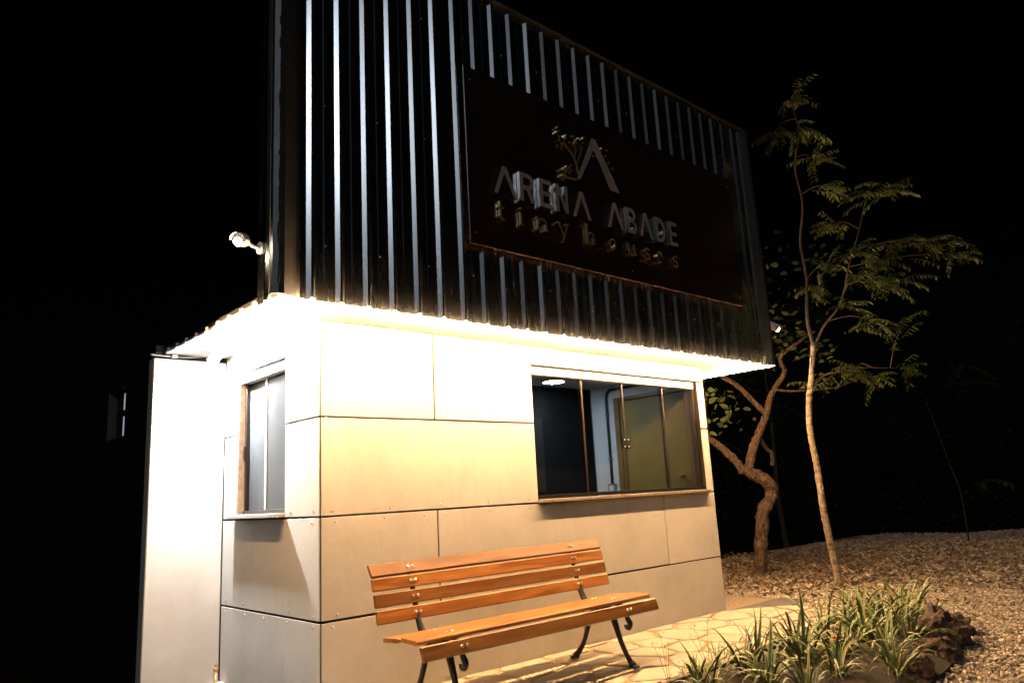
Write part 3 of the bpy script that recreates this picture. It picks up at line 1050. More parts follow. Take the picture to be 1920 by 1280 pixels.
def security_camera(loc, sgn, label, aim, energy):
    c = thing('security_camera', label, 'security camera', loc, 'bullet cameras on the upper storey corners')
    MB().lathe([(0, .036), (.012, .036), (.018, .028)], (0, 0, 0), (sgn, 0, 0), 16).build('base', MT['white'], c, True)
    MB().tube(smooth_path([(sgn * .015, 0, 0), (sgn * .045, 0, .004), (sgn * .075, 0, .020), (sgn * .105, -.005, .026)], 4), .011, 8).build('arm', MT['white'], c, True)
    d = Vector(aim).normalized()
    o = Vector((sgn * .10, -.005, .026))
    body = MB().lathe([(-.005, .014), (.0, .030), (.012, .036), (.125, .036), (.130, .033)], o, d, 20).build('body', MT['white'], c, True)
    MB().lathe([(.098, .0364), (.104, .0366), (.110, .0364)], o, d, 20).build('seam_ring', MT['grey'], body, True)
    # sun hood over the front
    MB().lathe([(.130, .0335), (.136, .030), (.137, 0)], o, d, 20).build('face', MT['black'], c, True)
    side = d.cross(Vector((0, 0, 1))).normalized()
    upv = side.cross(d)
    hood = MB()
    vv, ff = [], []
    for i in range(9):
        a = math.pi * i / 8
        for r_, e in ((.039, .03), (.039, .160), (.041, .160), (.041, .03)):
            vv.append(o + d * e + side * math.cos(a) * r_ + upv * math.sin(a) * r_)
    for i in range(8):
        for j in range(4):
            ff.append((i * 4 + j, i * 4 + (j + 1) % 4, i * 4 + 4 + (j + 1) % 4, i * 4 + 4 + j))
    hood.add(vv, ff).build('hood', MT['white'], c, True)
    p = o + d * .139 - upv * .012
    MB().lathe([(0, .024), (.004, .022), (.010, .013), (.012, 0)], p, d, 14).build('lamp_lens', MT['spot'], c, True)
    ld = bpy.data.lights.new('camera_lamp', 'SPOT')
    ld.energy = energy
    ld.color = (1.0, .88, .72)
    ld.spot_size = math.radians(125)
    ld.spot_blend = .6
    ld.shadow_soft_size = .012
    lo = bpy.data.objects.new('camera_lamp', ld)
    C.objects.link(lo)
    lo.parent = c
    lo.location = p + d * .012
    lo.rotation_euler = (-d).to_track_quat('Z', 'Y').to_euler()
    return c
security_camera((BX1 + .043, -.345, 2.76), 1, 'white bullet camera with lamp at the right end of the black ribbed facade', (.70, -.45, -.34), 11)
security_camera((BX0 - .001, -.160, 2.665), -1, 'white bullet camera with bright lamp at the left end of the black ribbed facade', (-.60, -.78, -.30), 6)

# ------------------------------------------------------------------ sign
SY = BY0 - RH - .012     # back of the sign board
sg = thing('sign', 'dark maroon sign board with steel lettering on the black ribbed wall', 'sign', (0, 0, 0))
bx('board', MT['board_sign'], sg, .875, 4.30, SY - .028, SY - .016, 2.865, 4.195, .002)
for z in (2.95, 4.1):
    for x in (.93, 2.6, 4.24):
        MB().lathe([(0, .007), (.003, .006), (.004, 0)], (x, SY - .028, z), (0, -1, 0), 8).build('board_screw', MT['steel'], sg, True)
YF = SY - .028 - .004
def glyph(name, pieces, mat, depth, parent=sg):
    mb = MB()
    for i, loops in enumerate(pieces):
        mb.prism(loops, lambda u, v, w, i=i: (u, YF - w - .0012 * i * (1 if w > 0 else 0), v + 0), depth)
    o = mb.build(name, mat[0], parent)
    o.data.materials.append(mat[1])
    for p in o.data.polygons:
        p.material_index = 0 if p.normal.y < -.5 else 1
    return o
def ribbon(pts, w):
    P = [Vector((a, b)) for a, b in pts]
    L, R = [], []
    for i, p in enumerate(P):
        if i == 0:
            d = (P[1] - p).normalized(); m = 1
            nv = Vector((-d.y, d.x))
        elif i == len(P) - 1:
            d = (p - P[i - 1]).normalized(); m = 1
            nv = Vector((-d.y, d.x))
        else:
            d0, d1 = (p - P[i - 1]).normalized(), (P[i + 1] - p).normalized()
            n0, n1 = Vector((-d0.y, d0.x)), Vector((-d1.y, d1.x))
            nv = (n0 + n1).normalized()
            m = 1 / max(.35, nv.dot(n0))
        L.append(tuple(p + nv * w * .5 * m)); R.append(tuple(p - nv * w * .5 * m))
    return L + R[::-1]
def arc(cx, cz, rx, rz, a0, a1, n=10):
    return [(cx + rx * math.cos(math.radians(a0 + (a1 - a0) * i / n)), cz + rz * math.sin(math.radians(a0 + (a1 - a0) * i / n))) for i in range(n + 1)]
ZB, ZT, SW = 3.268, 3.490, .034
DEP = .030
STEEL = (MT['bronze_face'], MT['chrome'])
GOLD = (MT['gold_face'], MT['gold'])
def lam(x0, xm, x1, zb=ZB, zt=ZT, w=SW):
    hw = w * .58
    k = w * 1.08
    return [[(x0 - k / 2, zb), (x0 + k / 2, zb), (xm, zt - w * 1.35), (x1 - k / 2, zb), (x1 + k / 2, zb), (xm + hw, zt), (xm - hw, zt)]]
def letE(x0, x1):
    m = (ZB + ZT) / 2
    h = SW * .5
    return [[(x0, ZB), (x1, ZB), (x1, ZB + SW), (x0 + SW, ZB + SW), (x0 + SW, m - h), (x1 - .012, m - h), (x1 - .012, m + h), (x0 + SW, m + h),
             (x0 + SW, ZT - SW), (x1, ZT - SW), (x1, ZT), (x0, ZT)]]
def letN(x0, x1):
    return [[(x0, ZB), (x0 + SW, ZB), (x0 + SW, ZT - .075), (x1 - SW, ZB), (x1, ZB), (x1, ZT), (x1 - SW, ZT), (x1 - SW, ZB + .075), (x0 + SW, ZT), (x0, ZT)]]
def letD(x0, x1):
    rx, rz, cz = (x1 - x0) * .55, (ZT - ZB) / 2, (ZT + ZB) / 2
    return [[(x0, ZB)] + arc(x1 - rx, cz, rx, rz, -90, 90) + [(x0, ZT)],
            [(x0 + SW, ZB + SW)] + arc(x1 - rx, cz, rx - SW, rz - SW, -90, 90) + [(x0 + SW, ZT - SW)]]
def letB(x0, x1):
    m = ZB + (ZT - ZB) * .52
    r1, r0 = (ZT - m) / 2, (m - ZB) / 2
    o = [(x0, ZB)] + arc(x1 - r0, (m + ZB) / 2, r0, r0, -90, 62) + arc(x1 - r1 - .008, (m + ZT) / 2, r1, r1, -62, 90) + [(x0, ZT)]
    t = SW * .5
    return [o, [(x0 + SW, ZB + SW)] + arc(x1 - r0, (m + ZB + SW - t) / 2, r0 - SW, (m - t - ZB - SW) / 2, -90, 90) + [(x0 + SW, m - t)],
            [(x0 + SW, m + t)] + arc(x1 - r1 - .008, (m + t + ZT - SW) / 2, r1 - SW, (ZT - SW - m - t) / 2, -90, 90) + [(x0 + SW, ZT - SW)]]
def letR(x0, x1):
    m = ZB + (ZT - ZB) * .42
    r = (ZT - m) / 2
    o = [(x0, ZB), (x0 + SW, ZB), (x0 + SW, m), (x0 + SW + .028, m), (x1 - .036, ZB), (x1 + .004, ZB), (x1 - .044, m + .008)] + arc(x1 - r, (m + ZT) / 2, r, r, -70, 90) + [(x0, ZT)]
    return [o, [(x0 + SW, m + SW)] + arc(x1 - r, (m + ZT) / 2, r - SW, r - SW, -90, 90, 8) + [(x0 + SW, ZT - SW)]]
for nm, g_ in (('lambda', lam(1.098, 1.188, 1.286)), ('r', letR(1.333, 1.478)), ('e', letE(1.533, 1.657)), ('n', letN(1.703, 1.836)), ('lambda', lam(1.904, 1.992, 2.078)),
               ('lambda', lam(2.311, 2.391, 2.485)), ('b', letB(2.541, 2.668)), ('lambda', lam(2.722, 2.792, 2.869)), ('d', letD(2.930, 3.066)), ('e', letE(3.125, 3.243))):
    glyph('letter_' + nm, [g_], STEEL, DEP)
# second line: thin slab-serif lower case in gold
LB, LX, LA, LW, LD = 3.080, 3.178, 3.232, .0145, .020
def slab(xc, z, w=.034):
    return [[(xc - w / 2, z), (xc + w / 2, z), (xc + w / 2, z + .010), (xc - w / 2, z + .010)]]
def st(pts, w=LW):
    return [ribbon(pts, w)]
def g_t(x): return [st([(x, LA - .012), (x, LB + .028)] + arc(x + .024, LB + .028, .024, .022, 180, 300, 6)), st([(x - .022, LX - .006), (x + .034, LX - .006)], .011)]
def g_i(x): return [st([(x, LX), (x, LB + .010)]), slab(x, LB), st([(x - .016, LX - .005), (x - .007, LX - .005)], .010), st(arc(x, LX + .030, .0045, .0045, 0, 320, 8), .008)]
def g_n(x, w=.078): return [st([(x, LX), (x, LB + .010)]), slab(x, LB), st(arc(x + w / 2, LX - .042, w / 2, .036, 160, 0, 8) + [(x + w, LB + .010)]), slab(x + w, LB), st([(x - .016, LX - .005), (x - .007, LX - .005)], .010)]
def g_h(x, w=.068): return [st([(x, LA + .004), (x, LB + .010)]), slab(x, LB), st(arc(x + w / 2, LX - .042, w / 2, .036, 160, 0, 8) + [(x + w, LB + .010)]), slab(x + w, LB), st([(x - .016, LA), (x - .007, LA)], .010)]
def g_y(x, w=.092): return [st([(x, LX), (x + w * .55, LB + .004)]), st([(x + w, LX), (x + w * .50, LB - .012), (x + w * .35, LB - .044), (x + w * .12, LB - .050)]), slab(x, LX, .03), slab(x + w, LX, .03)]
def g_o(x, rx=.040): return [[arc(x + rx, (LB + LX) / 2, rx, .051, 0, 342, 18), arc(x + rx, (LB + LX) / 2, rx - .012, .039, 0, 342, 18)]]
def g_u(x, w=.080): return [st([(x, LX), (x, LB + .040)] + arc(x + w / 2, LB + .040, w / 2, .036, 190, 350, 8) ), st([(x + w, LX), (x + w, LB + .004)]), st([(x - .016, LX - .005), (x - .007, LX - .005)], .010), slab(x + w + .006, LB, .022)]
def g_s(x, w=.056):
    m = (LB + LX) / 2
    return [st(arc(x + w / 2, m + .024, w / 2, .024, 20, 250, 8) + arc(x + w / 2, m - .025, w / 2, .025, 80, -160, 9))]
def g_e(x, w=.066):
    m = (LB + LX) / 2
    return [st([(x + .006, m), (x + w - .004, m)] + arc(x + w / 2, m, w / 2, .049, 8, 310, 16), .011)]
for nm, g_ in (('t', g_t(1.142)), ('i', g_i(1.339)), ('n', g_n(1.508)), ('y', g_y(1.726)), ('h', g_h(2.047)), ('o', g_o(2.304)), ('u', g_u(2.545)), ('s', g_s(2.766)), ('e', g_e(2.934)), ('s', g_s(3.165))):
    glyph('letter_' + nm, g_, GOLD, LD)
# emblem: a steel gable with a golden tree beside it
glyph('emblem_gable', [[[(1.955, 3.592), (1.995, 3.592), (2.185, 3.905), (2.352, 3.590), (2.470, 3.590), (2.215, 3.995), (2.165, 3.995)]]], STEEL, .034)
glyph('emblem_gable_inlay', [[[(2.196, 3.865), (2.340, 3.592), (2.352, 3.592), (2.204, 3.892)]]], STEEL, .040)
glyph('emblem_trunk', [st([(1.995, 3.600), (1.978, 3.700), (1.945, 3.780), (1.885, 3.835), (1.830, 3.868)], .022), st([(1.955, 3.765), (1.975, 3.840), (1.960, 3.900)], .014),
                       st([(1.972, 3.72), (2.03, 3.83), (2.05, 3.90)], .012)], GOLD, .022)
glyph('emblem_ground', [st([(1.800, 3.588), (1.860, 3.580), (1.965, 3.586)], .018), st([(1.82, 3.60), (1.87, 3.655), (1.915, 3.700)], .014)], GOLD, .022)
rr = random.Random(9)
for x, z in ((1.785, 3.985), (1.80, 3.958), (1.775, 3.935), (1.80, 3.905), (1.785, 3.872), (1.815, 3.845), (1.85, 3.90), (1.88, 3.945), (1.905, 3.885), (1.93, 3.945), (1.965, 3.965), (1.99, 3.915),
             (2.03, 3.965), (2.065, 3.93), (2.09, 3.985), (2.30, 3.945), (2.345, 3.895), (2.38, 3.845), (2.415, 3.80), (2.36, 3.95), (1.805, 3.625), (1.835, 3.640), (1.865, 3.672), (1.890, 3.63), (1.905, 3.655)):
    a = rr.uniform(0, 3.1)
    l, w_ = rr.uniform(.014, .021), rr.uniform(.007, .011)
    q = [(x + math.cos(a) * l * math.cos(t) - math.sin(a) * w_ * math.sin(t), z + math.sin(a) * l * math.cos(t) + math.cos(a) * w_ * math.sin(t)) for t in [i * math.pi / 4 for i in range(8)]]
    glyph('emblem_leaf', [[q]], GOLD, rr.uniform(.014, .026))

# ------------------------------------------------------------------ bench
BEN = thing('bench', 'varnished wooden slat bench with black cast iron ends against the panelled wall', 'bench', (1.15, -.55, GZ))
OX, OY, OZ = 1.15, -.55, GZ
SX0, SX1 = .170 - OX, 2.135 - OX
BOLT = MB().lathe([(0, .0105), (.003, .0100), (.006, .0065), (.0072, .0)], (0, 0, 0), (0, 0, 1), 10).mesh('bolt', True)
BOLT.materials.append(MT['bolt'])
LEGX = (.445 - OX, 1.830 - OX)
def slat(name, y, z, width, thick, tilt, x0=SX0, x1=SX1, bx_off=0.0):
    """board centred at (y, z); tilt = angle of the face normal above -Y (0 upright facing the viewer, 90 flat)"""
    n = Vector((0, -math.cos(tilt), math.sin(tilt)))
    wv = Vector((0, math.sin(tilt), math.cos(tilt)))
    c = Vector((0, y - OY, z - OZ))
    prof = []
    h, t, r = width / 2, thick / 2, .006
    for (a, b) in ((-h + r, t), (h - r, t), (h, t - r), (h, -t + r), (h - r, -t), (-h + r, -t), (-h, -t + r), (-h, t - r)):
        prof.append(wv * a + n * b)
    mb = MB()
    xs = [x0, x0 + .003, x1 - .003, x1]
    sc = [.93, 1, 1, .93]
    vv = []
    for x, s in zip(xs, sc):
        for p in prof:
            q = p * s
            vv.append((x, q.y, q.z))
    k = 8
    ff = [(i * k + j, i * k + (j + 1) % k, (i + 1) * k + (j + 1) % k, (i + 1) * k + j) for i in range(3) for j in range(k)]
    ff += [tuple(range(k)), tuple(3 * k + j for j in range(k))]
    o = mb.add(vv, ff).build(name, MT['wood'], BEN)
    o.location = c
    for lx in LEGX:
        for dx in (-.017, .017):
            b = bpy.data.objects.new('bolt', BOLT)
            C.objects.link(b)
            b.parent = o
            b.location = Vector((lx + dx + bx_off, 0, 0)) + n * t
            b.rotation_euler = n.to_track_quat('Z', 'Y').to_euler()
    return o
rd = math.radians
slat('back_slat', -.270, .798, .082, .022, rd(33))
slat('back_slat', -.300, .722, .072, .022, rd(14))
slat('back_slat', -.322, .636, .076, .022, rd(13))
slat('back_slat', -.344, .548, .076, .022, rd(13))
slat('seat_slat', -.474, .444, .146, .024, rd(94))
slat('seat_slat', -.650, .455, .150, .024, rd(88), bx_off=.0)
slat('front_slat', -.772, .402, .078, .024, rd(20))

def iron(pts, rad, parent, name, flat=1.0):
    mb = MB()
    P = smooth_path(pts, 6)
    rs = []
    n = len(pts) - 1
    for i in range(len(P)):
        t = i / 6
        k = min(int(t), n - 1)
        rs.append(rad[k] + (rad[k + 1] - rad[k]) * (t - k))
    mb.tube(P, rs, 8)
    return mb.build(name, MT['iron'], parent, True)
def P3(x, y, z):
    return (x, y - OY, z - OZ)
for lx in LEGX:
    e = bpy.data.objects.new('iron_end', None)
    C.objects.link(e)
    e.parent = BEN
    x = lx
    iron([P3(x, -.400, .430), P3(x, -.372, .470), P3(x, -.338, .548), P3(x, -.300, .680), P3(x, -.262, .775), P3(x, -.232, .815)], [.020, .021, .017, .015, .013, .009], e, 'back_support')
    iron([P3(x, -.330, .415), P3(x, -.42, .430), P3(x, -.56, .432), P3(x, -.68, .438), P3(x, -.735, .425)], [.012, .015, .015, .015, .012], e, 'seat_rail')
    # scroll hanging below the front rail
    iron([P3(x, -.735, .425), P3(x, -.748, .385), P3(x, -.765, .345), P3(x, -.782, .318), P3(x, -.772, .290), P3(x, -.750, .292), P3(x, -.748, .308)], [.013, .013, .017, .019, .016, .014, .015], e, 'scroll')
    iron([P3(x, -.585, .425), P3(x, -.625, .385), P3(x, -.655, .300), P3(x, -.690, .200), P3(x, -.735, .115), P3(x, -.775, .062)], [.018, .027, .021, .017, .016, .022], e, 'leg')
    iron([P3(x, -.600, .420), P3(x, -.520, .395), P3(x, -.435, .350), P3(x, -.395, .250), P3(x, -.345, .150), P3(x, -.270, .062)], [.014, .017, .022, .017, .016, .022], e, 'leg')
    iron([P3(x, -.600, .405), P3(x, -.585, .372), P3(x, -.560, .372), P3(x, -.556, .394)], [.012, .014, .014, .010], e, 'scroll')
    for fy in (-.790, -.256):
        MB().box(x - .022, x + .022, fy - OY - .030, fy - OY + .030, .0005, .016, .005).build('foot', MT['iron'], e)
        MB().lathe([(0, .026), (.012, .024), (.03, .014)], (x, fy - OY + (.010 if fy < -.5 else -.010), .014), (0, .3 if fy < -.5 else -.3, 1), 10).build('foot', MT['iron'], e, True)
iron([P3(LEGX[0], -.56, .425), P3(LEGX[1], -.56, .425)], [.007, .007], BEN, 'tie_rod')

# ------------------------------------------------------------------ garden tap standing in the corner by the wall
tp = thing('garden_tap', 'small brass tap on a standpipe in the corner of the panelled wall', 'tap', (-.045, 1.44, -.2))
MB().lathe([(0, .011), (.285, .011)], (0, 0, 0), (0, 0, 1), 10).build('standpipe', MT['brass'], tp, True)
MB().lathe([(.285, .010), (.300, .016), (.306, .016), (.312, .007), (.325, .006), (.333, .010), (.338, .006)], (0, 0, 0), (0, 0, 1), 12).build('valve', MT['brass'], tp, True)
MB().lathe([(.195, .02), (.20, .075), (.208, .080), (.212, .03)], (0, -.02, 0), (0, 0, 1), 18).build('flange', MT['sill'], tp, True)

# ------------------------------------------------------------------ planting
def strap_mesh(seed, L, w, droop, twist):
    rr = random.Random(seed)
    n = 7
    vv, uv = [], []
    ang = rd(84)
    p = Vector((0, 0, 0))
    for i in range(n + 1):
        t = i / n
        ww = w * (0.55 + .45 * min(1, t * 4)) * (1 - max(0, (t - .45) / .55) ** 1.7) + .0006
        tw = twist * t
        c, s = math.cos(tw), math.sin(tw)
        side = Vector((-s * .5, c, s * .3)) * ww
        for k, dz in ((-1, .18), (0, 0), (1, .18)):
            q = p + side * k + Vector((0, 0, dz * ww))
            vv.append(tuple(q))
            uv.append(((k + 1) / 2, t))
        p = p + Vector((math.cos(ang), 0, math.sin(ang))) * (L / n)
        ang -= droop * (0.35 + 1.5 * t) / n
    ff = []
    for i in range(n):
        a = i * 3
        ff += [(a, a + 1, a + 4, a + 3), (a + 1, a + 2, a + 5, a + 4)]
    me = bpy.data.meshes.new('leaf')
    me.from_pydata(vv, [], ff)
    ul = me.uv_layers.new(name='leaf')
    for lp in me.loops:
        ul.data[lp.index].uv = uv[lp.vertex_index]
    me.polygons.foreach_set('use_smooth', [True] * len(me.polygons))
    me.materials.append(MT['strap'])
    return me
rr = random.Random(31)
STRAPS = [strap_mesh(i, rr.uniform(.24, .44), rr.uniform(.0048, .0080), rr.uniform(.9, 3.6), rr.uniform(-.7, .7)) for i in range(24)]
clumps = [(1.62, -1.42, .85, 16), (1.92, -1.55, 1.0, 22), (1.78, -1.78, 1.0, 20), (2.22, -1.45, .9, 22), (2.30, -1.72, 1.1, 26), (2.15, -2.0, 1.0, 22), (2.62, -1.50, .95, 24), (2.72, -1.78, 1.1, 26),
          (2.60, -2.08, .9, 20), (3.05, -1.48, 1.0, 24), (3.12, -1.75, 1.1, 26), (3.45, -1.45, 1.05, 26), (3.50, -1.72, 1.05, 26), (3.82, -1.40, 1.1, 26), (3.90, -1.68, 1.0, 24), (4.22, -1.38, 1.05, 26),
          (4.28, -1.62, .95, 20), (4.58, -1.36, 1.0, 20), (1.45, -1.62, .8, 14), (2.40, -2.22, .9, 20), (2.90, -1.98, .9, 20), (2.02, -1.30, .7, 12), (3.30, -1.96, .85, 22), (3.62, -1.58, .9, 22), (1.70, -2.05, .9, 20), (2.45, -1.56, .9, 22), (3.28, -1.38, .85, 20), (3.98, -1.88, .75, 16)]
where = ['at the near end of the bed, closest to the bench', 'beside the path, second clump from the near end', 'at the bottom edge of the picture near the bench', 'tight against the dark edging, near the bench',
         'in the middle of the near part of the bed', 'at the bottom edge of the picture, left of the rocks', 'against the dark edging, mid bed', 'in the middle of the bed by the red flowers', 'behind the reddish rock, on its left',
         'against the edging, right of the red flowers', 'in front of the reddish rock', 'against the path corner', 'in the thick middle of the bed, behind the rocks', 'at the widest part of the path edge',
         'left of the big dark rock', 'near the far end of the bed, path side', 'right beside the big dark rock', 'at the far end of the bed, nearest the slim tree', 'small one at the lower left end of the bed', 'just left of the reddish rock', 'between the red flowers and the dark rocks', 'small one leaning over the path edging', 'wedged behind the dark rocks', 'crowded between the path corner and the big rock', 'lowest in the picture, nearest the viewer', 'small one just behind the red flowers', 'squeezed against the edging in mid bed', 'poking out behind the low dark rock']
for i, (x, y, s, n) in enumerate(clumps):
    t = thing('strap_leaf_plant', 'clump of striped strap leaves ' + where[i], 'plant', (x, y, .075), 'striped strap-leaf clumps in the bed')
    for k in range(int(n * 1.5)):
        o = bpy.data.objects.new('leaf', rr.choice(STRAPS))
        C.objects.link(o)
        o.parent = t
        a = k * 2.4 + rr.uniform(-.5, .5)
        q = rr.uniform(.0, .055)
        o.location = (math.cos(a) * q, math.sin(a) * q, 0)
        o.rotation_euler = Euler((rr.uniform(-.25, .25), rr.uniform(-.15, .70), a))
        sc = s * rr.uniform(.7, 1.2)
        o.scale = (sc, sc * rr.uniform(.9, 1.2), sc)

def rock(name, label, loc, size, mat, seed):
    import bmesh
    bm = bmesh.new()
    bmesh.ops.create_icosphere(bm, subdivisions=4, radius=1)
    for v in bm.verts:
        c = v.co.copy()
        q = c * 1.3 + Vector((seed * 3.1, 0, 0))
        d = 1 + .40 * noise.noise(q) + .22 * noise.noise(q * 2.3) + .10 * noise.noise(q * 5) + .05 * noise.noise(q * 11)
        cell = noise.cell(q * 1.7)
        d += .10 * (cell - .5)
        v.co = Vector((c.x * size[0], c.y * size[1], c.z * size[2])) * d
    me = bpy.data.meshes.new(name)
    bm.to_mesh(me); bm.free()
    o = link(name, me, mat)
    o.location = loc
    return tag(o, label, 'rock', 'rocks at the edge of the bed')
rock('rock', 'large dark brown rock at the right edge of the bed', (3.66, -2.02, .06), (.24, .17, .19), MT['rock_dark'], 1)
rock('rock', 'reddish brown rock at the bottom edge of the bed', (2.66, -2.22, .05), (.13, .10, .10), MT['rock'], 2)
rock('rock', 'dark rock wedged between the big rock and the reddish rock', (3.20, -2.16, .05), (.18, .13, .11), MT['rock_dark'], 3)
rock('rock', 'low dark rock at the far right of the bed', (4.12, -1.96, .05), (.17, .13, .10), MT['rock_dark'], 4)

# small herbs with red flowers
def herb(name, label, loc, n, h, flowers, seed, cat='plant'):
    r_ = random.Random(seed)
    t = thing(name, label, cat, loc)
    mb, st_ = MB(), MB()
    tips = []
    for k in range(n):
        a = r_.uniform(0, 6.28)
        e = Vector((math.cos(a) * h * .5 * r_.random(), math.sin(a) * h * .5 * r_.random(), h * r_.uniform(.6, 1)))
        st_.tube([(0, 0, 0), e * .5 + Vector((0, 0, h * .1)), e], [.003, .0025, .0015], 5)
        tips.append(e)
        for j in range(9):
            p = e * r_.uniform(.3, 1)
            R = Euler((r_.uniform(-1, 1), r_.uniform(-1, 1), r_.uniform(0, 6.28))).to_matrix()
            L = r_.uniform(.018, .034)
            mb.add([p + R @ Vector(v) * L for v in ((0, 0, 0), (.5, .32, .08), (1.2, 0, 0), (.5, -.32, .08))], [(0, 1, 2), (0, 2, 3)])
    st_.build('stem', MT['herb'], t)
    mb.build('foliage', MT['herb'], t, False, False)
    for k in range(flowers):
        fb = MB()
        e = tips[k % n] + Vector((r_.uniform(-.02, .02), r_.uniform(-.02, .02), .012))
        for j in range(5):
            a = j * 1.2566
            d = Vector((math.cos(a), math.sin(a), .35))
            s_ = Vector((-math.sin(a), math.cos(a), 0))
            fb.add([e, e + d * .010 + s_ * .008, e + d * .021, e + d * .010 - s_ * .008], [(0, 1, 2, 3)])
        fb.build('flower', MT['petal'], t, False, False)
herb('flowering_herb', 'low herb with small red flowers among the strap leaves', (2.52, -1.86, .08), 7, .15, 3, 1)
herb('flowering_herb', 'second low herb with a red flower, deeper in the bed', (2.86, -1.66, .08), 6, .17, 2, 2)
herb('green_herb', 'small leafy green herb beside the path edging', (2.72, -1.34, .06), 6, .12, 0, 3)
herb('green_herb', 'leafy green herb among strap leaves in mid bed', (3.25, -1.60, .06), 8, .24, 0, 4)
# thin seed-headed weeds leaning over the path
def weed(label, loc, seed):
    r_ = random.Random(seed)
    t = thing('weed', label, 'weed', loc)
    for k in range(3):
        a = r_.uniform(0, 6.28)
        e = Vector((math.cos(a) * .09, math.sin(a) * .05 + .05, r_.uniform(.2, .3)))
        MB().tube([(0, 0, 0), e * .55 + Vector((0, 0, .03)), e], [.0016, .0013, .0008], 5).build('stem', MT['litter'], t)
        hb = MB()
        for j in range(9):
            p = e + Vector((r_.gauss(0, .018), r_.gauss(0, .018), r_.gauss(0, .014)))
            hb.lathe([(-.003, .001), (0, .003), (.003, .001)], p, (0, 0, 1), 5)
        struct(hb.build('seed_head', MT['litter'], t), 'stuff')
weed('thin weed with seed heads leaning over the path below the bench', (1.52, -1.30, .05), 1)
weed('thin weed with seed heads beside the near strap leaves', (1.95, -1.28, .05), 2)

# ------------------------------------------------------------------ trees
def limb(mb, pts, r0, r1, sub=6, n=10, jit=.25, seed=0, cap=True):
    P = smooth_path(pts, sub)
    m = len(P) - 1
    mb.tube(P, [r0 + (r1 - r0) * (i / m) for i in range(m + 1)], n, cap, jit, seed)
    return P
t1 = thing('gnarled_tree', 'gnarled tree with rough brown bark and a crooked forked trunk behind the booth', 'tree', (0, 0, 0))
mb = MB()
limb(mb, [(6.84, 1.22, -.15), (6.84, 1.22, .03), (6.81, 1.15, .33), (6.81, 1.11, .53), (6.80, 1.03, .84), (6.87, .94, 1.00), (6.80, .93, 1.17), (6.65, 1.04, 1.29), (6.53, 1.12, 1.37)], .086, .070, 16, 28, .38, 1)
mb.build('trunk', MT['bark1'], t1, True)
for pts, a, b, sd_ in (([(6.55, 1.10, 1.32), (6.37, 1.16, 1.53), (6.17, 1.28, 1.74), (5.95, 1.42, 1.95), (5.80, 1.50, 2.12)], .085, .050, 2),
                       ([(6.60, 1.08, 1.30), (6.61, .99, 1.58), (6.66, .89, 1.81), (6.70, .78, 2.04), (6.72, .72, 2.22), (6.77, .63, 2.39), (6.83, .53, 2.55), (6.77, .53, 2.74), (6.87, .33, 2.90), (7.1, .2, 3.05)], .092, .026, 3),
                       ([(6.71, .78, 2.02), (6.62, .88, 2.19), (6.45, .98, 2.40), (6.26, 1.12, 2.57), (6.1, 1.2, 2.75)], .062, .040, 4),
                       ([(6.66, .92, 1.80), (6.97, 1.0, 1.63), (7.04, .96, 1.54), (7.05, .99, 1.39)], .045, .038, 5),
                       ([(6.73, .62, 2.33), (6.90, .46, 2.30), (7.25, .14, 2.31), (7.6, .0, 2.40)], .026, .010, 6)):
    m_ = MB()
    limb(m_, pts, a * .60, b * .62, 14, 20, .35, sd_)
    m_.build('branch', MT['bark1'], t1, True)
kn = MB()
for p, r_ in (((6.84, .90, 1.20), .03), ((6.63, .92, 1.98), .022), ((6.60, 1.02, 1.27), .045), ((6.88, .96, 1.02), .045)):
    kn.tube([Vector(p) + Vector((0, 0, -r_)), Vector(p), Vector(p) + Vector((.01, -.01, r_))], [r_ * .4, r_, r_ * .5], 10, True, .4, 3)
kn.build('knot', MT['bark1'], t1, True)

def broad_leaves(mb, centre, n, spread, L, r_):
    for k in range(n):
        p = Vector(centre) + Vector((r_.gauss(0, spread), r_.gauss(0, spread), r_.gauss(0, spread)))
        R = Euler((r_.uniform(.3, 1.6), r_.uniform(-.6, .6), r_.uniform(0, 6.28))).to_matrix()
        l = L * r_.uniform(.6, 1.2)
        q = [R @ (Vector(v) * l) + p for v in ((0, 0, 0), (.30, .30, .05), (.70, .24, .05), (1.05, 0, -.05), (.70, -.24, .05), (.30, -.30, .05), (.5, 0, -.05))]
        mb.add(q, [(0, 6, 1), (1, 6, 2), (2, 6, 3), (3, 6, 4), (4, 6, 5), (5, 6, 0)])
r_ = random.Random(77)
cr = MB()
for c in ((6.0, 1.03, 2.22), (6.06, 1.01, 2.08), (6.03, 1.08, 1.95), (6.10, 1.01, 1.95), (6.02, 1.0, 2.28), (6.13, .93, 2.14), (5.85, 1.1, 2.2), (5.9, 1.3, 2.4)):
    broad_leaves(cr, c, 7, .08, .10, r_)
for k in range(46):
    broad_leaves(cr, (r_.uniform(5.6, 7.9), r_.uniform(-.1, 2.2), r_.uniform(2.7, 4.2)), 12, .16, .10, r_)
cr.build('crown', MT['leaf_dark'], t1, False, False)

